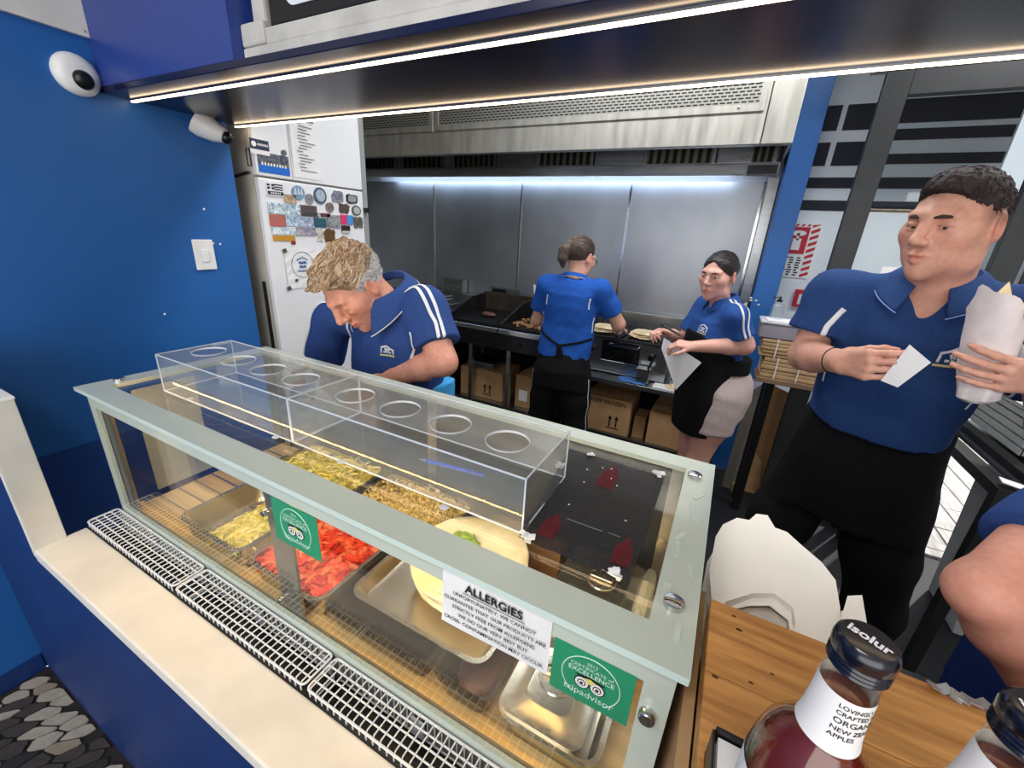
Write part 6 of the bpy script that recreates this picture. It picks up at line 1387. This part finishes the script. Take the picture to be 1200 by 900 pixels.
# ------------------------------------------------------------------ cook with the ponytail, seen from behind
def cook():
    f = unit(V3(-.06, 1, 0)); Rb = frame(f); r_ = Rb[:, 0]; up = V3(0, 0, 1)
    C = PY(680, 303, 2.46)-up*.0; fh = unit(V3(.34, .90, -.25)); Rh = frame(fh); s = .96
    neck = PY(673, 327, 2.42); pel = PY(662, 405, 2.42); pel[1] = 2.42; base = V3(pel[0], pel[1], 0)
    p = thing('person', tuple(base), 'cook with a ponytail and bright blue polo, back turned, at the griddle', 'person')
    SR = neck+r_*.165-up*.05; SL = neck-r_*.165-up*.05
    EL = SL+V3(-.075, .06, -.235); WL = EL+V3(.02, .24, .03); ER = SR+V3(.11, .10, -.20); WR = PY(722, 380, 2.85)
    sk = SDF(V3(-1.3, 2.18, .9), V3(-.35, 3.12, 1.72), .0048)
    head(sk, C, Rh, s, jaw=.92, nose=.9); neckskin(sk, C+Rh @ V3(0, -.015, -.03), neck, pel, .050)
    for S_, E_, W in ((SR, ER, WR), (SL, EL, WL)): sk.cone(neck-up*.07, S_, .045, .045, .03); arm(sk, S_, E_, W, (.048, .040, .038, .026))
    hand(sk, WR, unit(V3(-.1, .9, -.3)), unit(V3(0, -.3, -1)), -1, (.4, .5, .4), s=.92); hand(sk, WL, unit(V3(.1, .7, .5)), unit(V3(.9, 0, .1)), 1, (.4, .5, .4), s=.92)
    sk.build('body', skinmat('skin_fair_cook', (222, 170, 146)), p, head_tone(C, Rh, s)); eyes(p, C, Rh, s)
    g = lambda x, y, z: C+Rh @ (V3(x, y, z)*s)
    hr = SDF(C-.24, C+.2, .0045); hr.ell(g(0, -.020, .042), V3(.081, .100, .090)*s, Rh, 0)
    sl, X, Y, Z = hr.sub(hr.lo, hr.lo+hr.h*hr.n); q = [Rh[0, i]*(X-C[0])+Rh[1, i]*(Y-C[1])+Rh[2, i]*(Z-C[2]) for i in range(3)]
    zc = np.interp(q[1]/s, [-.12, -.06, -.02, .01, .03, .06, .085], [-.075, -.07, -.035, .012, .03, .062, .08]); hr.d = np.maximum(hr.d, ((zc-q[2])*.85).astype(np.float32))
    hr.ball(g(-.01, -.112, .055), .028*s, .02); hr.chain([g(-.01, -.118, .052), g(-.018, -.140, .015), g(-.018, -.138, -.035), g(-.014, -.122, -.08)], [.024, .030, .026, .010], .015)
    strands(hr, p, mat('brown_lock', (92, 76, 66), .45), C, Rh, 420, lambda q: np.stack([-q[:, 0]*4, np.where(q[:, 1] > -.1, -1.0, -.1), np.where(q[:, 1] > -.1, .35, -1.0)], 1), .05, .0012, 5, .12)
    hr.noise(.0010, 260, 6, (1, 1, .25)); hr.build('hair', mat('dark_brown_hair', (44, 34, 30), .5, var=.4, scale=60, rgb2=(88, 72, 62), bump=.7, stretch=(3, 3, .8)), p)
    MB().tube([g(-.01+.024*math.cos(a), -.122, .052+.024*math.sin(a)) for a in np.linspace(0, 6.283, 15)[:-1]], .005, 6, closed=True).build('hair_tie', BLACK, p)
    gl = MB().tube([g(.079, .0, .012), g(.068, .085, .012)], .002, 5); gl.build('glasses_temple', BLACK, p)
    for q_ in (-1, 1): MB().tube([g(q_*.032+.021*math.cos(a), .102, .006+.016*math.sin(a)) for a in np.linspace(0, 6.283, 17)[:-1]], .0022, 5, closed=True).build('glasses_rim', BLACK, p)
    sh = SDF(V3(-1.3, 2.14, .74), V3(-.38, 2.78, 1.56), .0062)
    shirt_base(sh, neck, pel, f, -.14, .94, .98, .0, SL, SR, EL, ER, .66, .060, .068)
    sh.cone(neck+up*.02, neck+up*.12, .054, .06, .008, 's'); sh.noise(.0032, 30, 31, (1, 1, .45)); sh.build('polo_shirt', BSH, p)
    collar(p, BSH, neck+up*.012, Rb, .056, .080, .036, .0, .034, WSTR, .4, .02)
    for q in (-1, 1):
        S_, E_ = (SR, ER) if q == 1 else (SL, EL)
        sh.ribbon('white_flash', WSTR, p, [neck+r_*q*.145-up*.10-f*.10, neck+r_*q*.150-up*.16-f*.09], .010, n=14); sh.ribbon('side_piping', WSTR, p, [neck+r_*q*.168-up*.21-f*.03, neck+r_*q*.165-up*.30-f*.03], .010, n=14)
    wz = pel+up*.045
    sh.ribbon('apron_string', BLK, p, [wz+r_*.17-f*.02+up*.03, wz+r_*.12-f*.10+up*.012, wz-f*.13-up*.02, wz-r_*.12-f*.10+up*.03, wz-r_*.17-f*.02+up*.06], .014, n=50, thick=.003)
    sh.ribbon('apron_string', BLK, p, [wz-f*.13-up*.02, wz-f*.13-up*.08+r_*.004, wz-f*.13-up*.17], .030, .003, n=16, thick=.004); sh.ribbon('apron_string', BLK, p, [wz-f*.13-up*.02, wz-f*.13-up*.07+r_*.02, wz-f*.13-up*.135+r_*.024], .022, .004, n=16, thick=.004)
    tr_ = SDF(V3(pel[0]-.32, 2.12, -.01), V3(pel[0]+.32, 2.74, pel[2]+.05), .009); tr_.loft(pel-up*.26, pel-up*.02, f, [(0, -.01, .178, .125), (.5, -.015, .172, .13), (1, 0, .155, .112)], .03)
    legs = []
    for q in (1, -1):
        hp = pel+r_*q*.088-up*.18; kn = V3(hp[0], hp[1]+.0, .47)+r_*q*.03; an = V3(kn[0], kn[1]-.02, .09)+r_*q*.01; tr_.chain([hp, (hp+kn)/2, kn, an], [.098, .094, .082, .078], .03); shoe(p, an, f, BLK); legs.append((q, hp, kn, an))
    tr_.noise(.002, 24, 15, (1, 1, .5)); tr_.build('trousers', BLK, p)
    for q, hp, kn, an in legs: tr_.ribbon('trouser_piping', WSTR, p, [hp+r_*q*.10-f*.04, kn+r_*q*.085-f*.03, an+r_*q*.08-f*.02], .006, n=40); 
    # order paper in her left hand
    a_ = [PY(*q) for q in ((625, 333, 2.78), (648, 343, 2.74), (646, 356, 2.74), (626, 349, 2.78))]; props(MB().prism(a_, (0, .0015, 0)).build('order_paper', PAPER), 'white order paper held beside the cook with the ponytail', 'paper')
cook()
# ------------------------------------------------------------------ young woman by the column
def young_woman():
    f = unit(V3(-.86, -.50, 0)); Rb = frame(f); r_ = Rb[:, 0]; up = V3(0, 0, 1)
    C = PY(842, 324, 2.44); fh = unit(V3(-.45, -.90, -.10)); Rh = frame(fh, roll=.02); s = .97
    neck = PY(847, 353, 2.47); pel = V3(.03, 2.50, .93); base = V3(pel[0], pel[1], 0)
    p = thing('person', tuple(base), 'young woman with tied dark hair, blue polo and black apron holding a paper sheet', 'person')
    # f points left/front; her left side (-r_) faces the camera
    SL = neck-r_*.150-up*.055; SR = neck+r_*.155-up*.055
    EL = PY(872, 405, 2.36); WL = PY(812, 406, 2.28); ER = SR+V3(-.08, -.02, -.22); WR = PY(788, 391, 2.42)
    sk = SDF(V3(-.46, 2.05, -.01), V3(.34, 2.82, 1.68), .0045)
    head(sk, C, Rh, s, jaw=.95, nose=.88, cheek=1.0, lid=.35); neckskin(sk, C+Rh @ V3(0, -.015, -.04), neck, pel, .049); sk.cone(neck-up*.3, pel, .09, .10, .05)
    for S_, E_, W in ((SR, ER, WR), (SL, EL, WL)): sk.cone(neck-up*.07, S_, .045, .048, .03); arm(sk, S_, E_, W, (.054, .047, .043, .028))
    hand(sk, WL, unit(V3(-.95, -.15, .05)), unit(V3(-.1, .3, -1)), 1, [(.6, .8, .4), (.7, .9, .5), (.8, .9, .5), (.8, .9, .5)], s=.9, thumb=(.7, .5, .3)); hand(sk, WR, unit(V3(-.8, -.4, .15)), unit(V3(-.2, -.4, -.9)), -1, [(.6, .9, .5), (.8, 1., .5), (.9, 1., .5), (.9, 1., .5)], s=.9)
    for q in (1, -1):
        hp = pel+r_*q*.085-up*.06; kn = V3(hp[0], hp[1], .47)+f*(.05 if q == -1 else .02); an = V3(kn[0], kn[1]+.02, .09)-f*.03
        sk.chain([hp, hp+(kn-hp)*.5, kn], [.105, .092, .062], .03); sk.chain([kn, kn+(an-kn)*.35, an], [.06, .062, .040], .02); shoe(p, an, f, BLK)
    sk.build('body', skinmat('skin_fair_rosy', (226, 172, 154)), p, head_tone(C, Rh, s, blush=.14)); eyes(p, C, Rh, s, (58, 44, 34), (.12, 1, .0), (40, 28, 24), .0034)
    g = lambda x, y, z: C+Rh @ (V3(x, y, z)*s)
    hr = SDF(C-.2, C+.2, .0042); hr.ell(g(0, -.014, .041), V3(.080, .1035, .0895)*s, Rh, 0)
    sl, X, Y, Z = hr.sub(hr.lo, hr.lo+hr.h*hr.n); q = [Rh[0, i]*(X-C[0])+Rh[1, i]*(Y-C[1])+Rh[2, i]*(Z-C[2]) for i in range(3)]
    zc = np.interp(q[1]/s, [-.12, -.06, -.02, .01, .03, .055, .075, .1], [-.055, -.05, -.015, .002, .034, .070, .088, .096])-np.clip((q[1]/s-.01)/.03, 0, 1)*np.abs(q[0])*.80; hr.d = np.maximum(hr.d, ((zc-q[2])*.85).astype(np.float32))
    hr.cone(g(0, .09, .10), g(0, -.02, .137), .0022, .0022, .004, 's'); hr.ball(g(0, -.125, .03), .040*s, .015); strands(hr, p, mat('dark_lock', (52, 42, 40), .35), C, Rh, 420, lambda q: np.stack([np.where(q[:, 1] > .02, np.sign(q[:, 0])*.9, -q[:, 0]*5), -1.0+0*q[:, 0], np.where(q[:, 1] > .02, -.3, -.15)], 1), .05, .0011, 6, .08)
    hr.noise(.0007, 260, 8, (1, 1, .3)); hr.build('hair', mat('near_black_hair', (26, 20, 20), .4, var=.4, scale=60, bump=.6, stretch=(3, 3, 1)), p)
    for q in (-1, 1): MB().ball(g(q*.083, -.002, -.030), .004, 6).build('earring', CHROME, p)
    sh = SDF(V3(-.46, 2.1, .84), V3(.36, 2.82, 1.56), .0058)
    shirt_base(sh, neck, pel, f, .10, .90, 1.06, .012, SL, SR, EL, ER, .68, .058, .070, 1.12); sh.cone(neck+up*.018, neck+up*.12, .053, .058, .008, 's'); sh.cone(neck+f*.10-up*.08, neck+up*.03+f*.05, .010, .034, .010, 's')
    sh.noise(.0028, 30, 41, (1, 1, .5)); sh.build('polo_shirt', cloth('polo_knit_mid', (44, 82, 150)), p)
    collar(p, MATS['polo_knit_mid'], neck+up*.012, Rb, .055, .088, .036, .0, .040, None, .36, .034)
    for o_ in (-.013, .013): sh.ribbon('shoulder_stripe', WSTR, p, [neck-r_*.075+up*.03+f*(.0+o_), SL+up*.065+f*o_, SL+(EL-SL)*.3-r_*.07+f*(o_), SL+(EL-SL)*.66-r_*.075+f*(o_+.004)], .010)
    badge(sh, p, neck-r_*.075-up*.135+f*.13, r_, up, .9)
    ap = SDF(V3(-.42, 2.1, .50), V3(.36, 2.86, 1.34), .0065)
    ap.loft(V3(pel[0], pel[1], .635)+f*.03, neck-up*.12, f, [(0, .0, .172, .150), (.35, .004, .176, .152), (.55, .012, .162, .140), (.75, .016, .158, .140), (1.0, .012, .118, .132)], .02)
    # bib narrows towards the neck; the apron leaves the back open
    ap.half(pel-f*.045, -f, .01); ap.half(neck-up*.20+f*.02, unit(up*1.0-f*.35), .01); ap.build('apron', BLK, p)
    wb = SDF(V3(-.4, 2.1, .9), V3(.36, 2.86, 1.12), .0065); wb.loft(pel+up*.07, pel+up*.15, f, [(0, .004, .170, .143), (1, .006, .167, .141)], 0.0); wb.build('apron_waistband', BLK, p)
    st = SDF(V3(-.4, 2.1, .55), V3(.36, 2.86, 1.08), .0075); st.loft(V3(pel[0], pel[1], .74)-f*.012, pel+up*.10, f, [(0, -.012, .165, .140), (.35, -.03, .174, .155), (.7, -.025, .168, .148), (1, 0, .150, .122)], .02)
    for q in (1, -1): hp = pel+r_*q*.085-up*.06; st.cone(hp, V3(hp[0], hp[1], .66)+f*.02, .124, .118, .03)
    st.half((0, 0, .66), (0, 0, -1), .006); st.noise(.002, 30, 6); st.build('shorts', cloth('pale_grey_shorts', (196, 178, 174)), p)
    # paper and pen
    n = 10; vs = []; fs = []; tl, tr2, bl, br_ = PY(781, 402, 2.29), PY(812, 414, 2.26), PY(791, 458, 2.28), PY(823, 428, 2.25)
    A_ = [PY(778, 396, 2.30), PY(802, 412, 2.26), PY(822, 425, 2.25), PY(792, 457, 2.27), PY(775, 408, 2.30)]
    props(MB().prism(A_, (0, .0015, 0)).build('order_sheet', PAPER), 'creased white order sheet held by the young woman', 'paper')
    t = thing('marker_pen', tuple(PY(786, 388, 2.33)), 'dark marker pen in the young woman\'s raised hand', 'pen'); a_, b_ = PY(778, 382, 2.30), PY(797, 393, 2.28); MB().tube([a_, b_], .006, 8).build('barrel', mat('pen_grey', (60, 62, 66), .4), t); MB().tube([a_, a_+(a_-b_)*.2], [.006, .002], 8).build('tip', BLACK, t)
young_woman()
# ------------------------------------------------------------------ colleague at the edge of the counter: bare arm and blue sleeve
def colleague():
    f = unit(V3(-.75, -.62, 0)); Rb = frame(f); r_ = Rb[:, 0]; up = V3(0, 0, 1)
    EL_ = PY(1152, 694, .72); WR = PY(1236, 842, .76)
    neck = V3(.86, .98, 1.41); pel = V3(.80, 1.02, .92); base = V3(pel[0], pel[1], 0)
    p = thing('person', tuple(base), 'colleague in a blue polo leaning a bare arm over the timber counter', 'person')
    SR = neck+V3(-.17, .10, -.05); SL = neck+V3(.14, -.14, -.05); E2 = SL+V3(.05, -.05, -.26); W2 = V3(.96, .66, 1.06)
    C = neck+V3(-.02, -.03, .15); Rh = frame(unit(V3(-.4, -.8, -.4)))
    sk = SDF(V3(.28, .38, .9), V3(1.2, 1.3, 1.68), .0046); head(sk, C, Rh); neckskin(sk, C+Rh @ V3(0, -.015, -.04), neck, pel, .058)
    for S_, E_, W in ((SR, EL_, WR), (SL, E2, W2)): sk.cone(neck-up*.07, S_, .05, .05, .03); arm(sk, S_, E_, W, (.046, .037, .037, .028), .03)
    hand(sk, WR, unit(V3(.45, .1, -.7)), unit(V3(.5, .5, 0)), 1, (.3, .4, .2)); hand(sk, W2, unit(V3(-.3, -.9, .0)), unit(V3(0, 0, -1)), -1, (.15, .2, .1))
    sk.build('body', skinmat('skin_pink', (224, 158, 136)), p, head_tone(C, Rh, 1.0)); eyes(p, C, Rh, 1.0)
    g = lambda x, y, z: C+Rh @ V3(x, y, z)
    hr = SDF(C-.17, C+.17, .006); hr.ell(g(0, -.015, .042), V3(.079, .1, .09), Rh, 0); sl, X, Y, Z = hr.sub(hr.lo, hr.lo+hr.h*hr.n); q = [Rh[0, i]*(X-C[0])+Rh[1, i]*(Y-C[1])+Rh[2, i]*(Z-C[2]) for i in range(3)]
    zc = np.interp(q[1], [-.12, -.06, -.01, .03, .055, .075, .1], [-.03, -.02, .0, .036, .058, .078, .084]); hr.d = np.maximum(hr.d, ((zc-q[2])*.85).astype(np.float32)); hr.build('hair', MATS['short_dark_hair'], p)
    strands(hr, p, MATS['short_dark_hair'], C, Rh, 500, lambda q: np.stack([q[:, 0]*2, .6+0*q[:, 0], .3+0*q[:, 0]], 1), .016, .001, 14, .5)
    sh = SDF(V3(.30, .5, .78), V3(1.25, 1.35, 1.58), .007); shirt_base(sh, neck, pel, f, -.1, 1.0, 1.05, .01, SL, SR, E2, EL_, .74, .056, .060); sh.cone(neck+up*.015, neck+up*.12, .062, .07, .01, 's'); sh.noise(.003, 24, 55, (1, 1, .5)); sh.build('polo_shirt', BSH2, p)
    collar(p, BSH2, neck+up*.004, Rb, .066, .1, .04, -.01, .045, None, .36, .035)
    d = unit(EL_-SR)
    for o_ in (.30, .48): 
        c_ = SR+(EL_-SR)*o_
    for o_ in (-.013, .013): sh.ribbon('shoulder_stripe', WSTR, p, [neck+up*.05+V3(-.07, .03, 0), SR+up*.08+V3(0, o_, 0), SR+(EL_-SR)*.3+up*.08+V3(o_*.6, o_, 0), SR+(EL_-SR)*.735+up*.07+V3(o_*.6, o_, 0)], .010)
    tr_ = SDF(V3(.55, .6, -.01), V3(1.3, 1.4, 1.02), .012); tr_.loft(pel-up*.2, pel+up*.05, f, [(0, 0, .18, .13), (1, 0, .175, .125)], .03)
    for q in (1, -1):
        hp = pel+r_*q*.09-up*.1; kn = V3(hp[0], hp[1], .5)+r_*q*.03; an = V3(kn[0], kn[1]+.03, .1); tr_.chain([hp, kn, an], [.105, .08, .07], .03); shoe(p, an, f, BLK)
    tr_.build('trousers', NVY, p)
colleague()
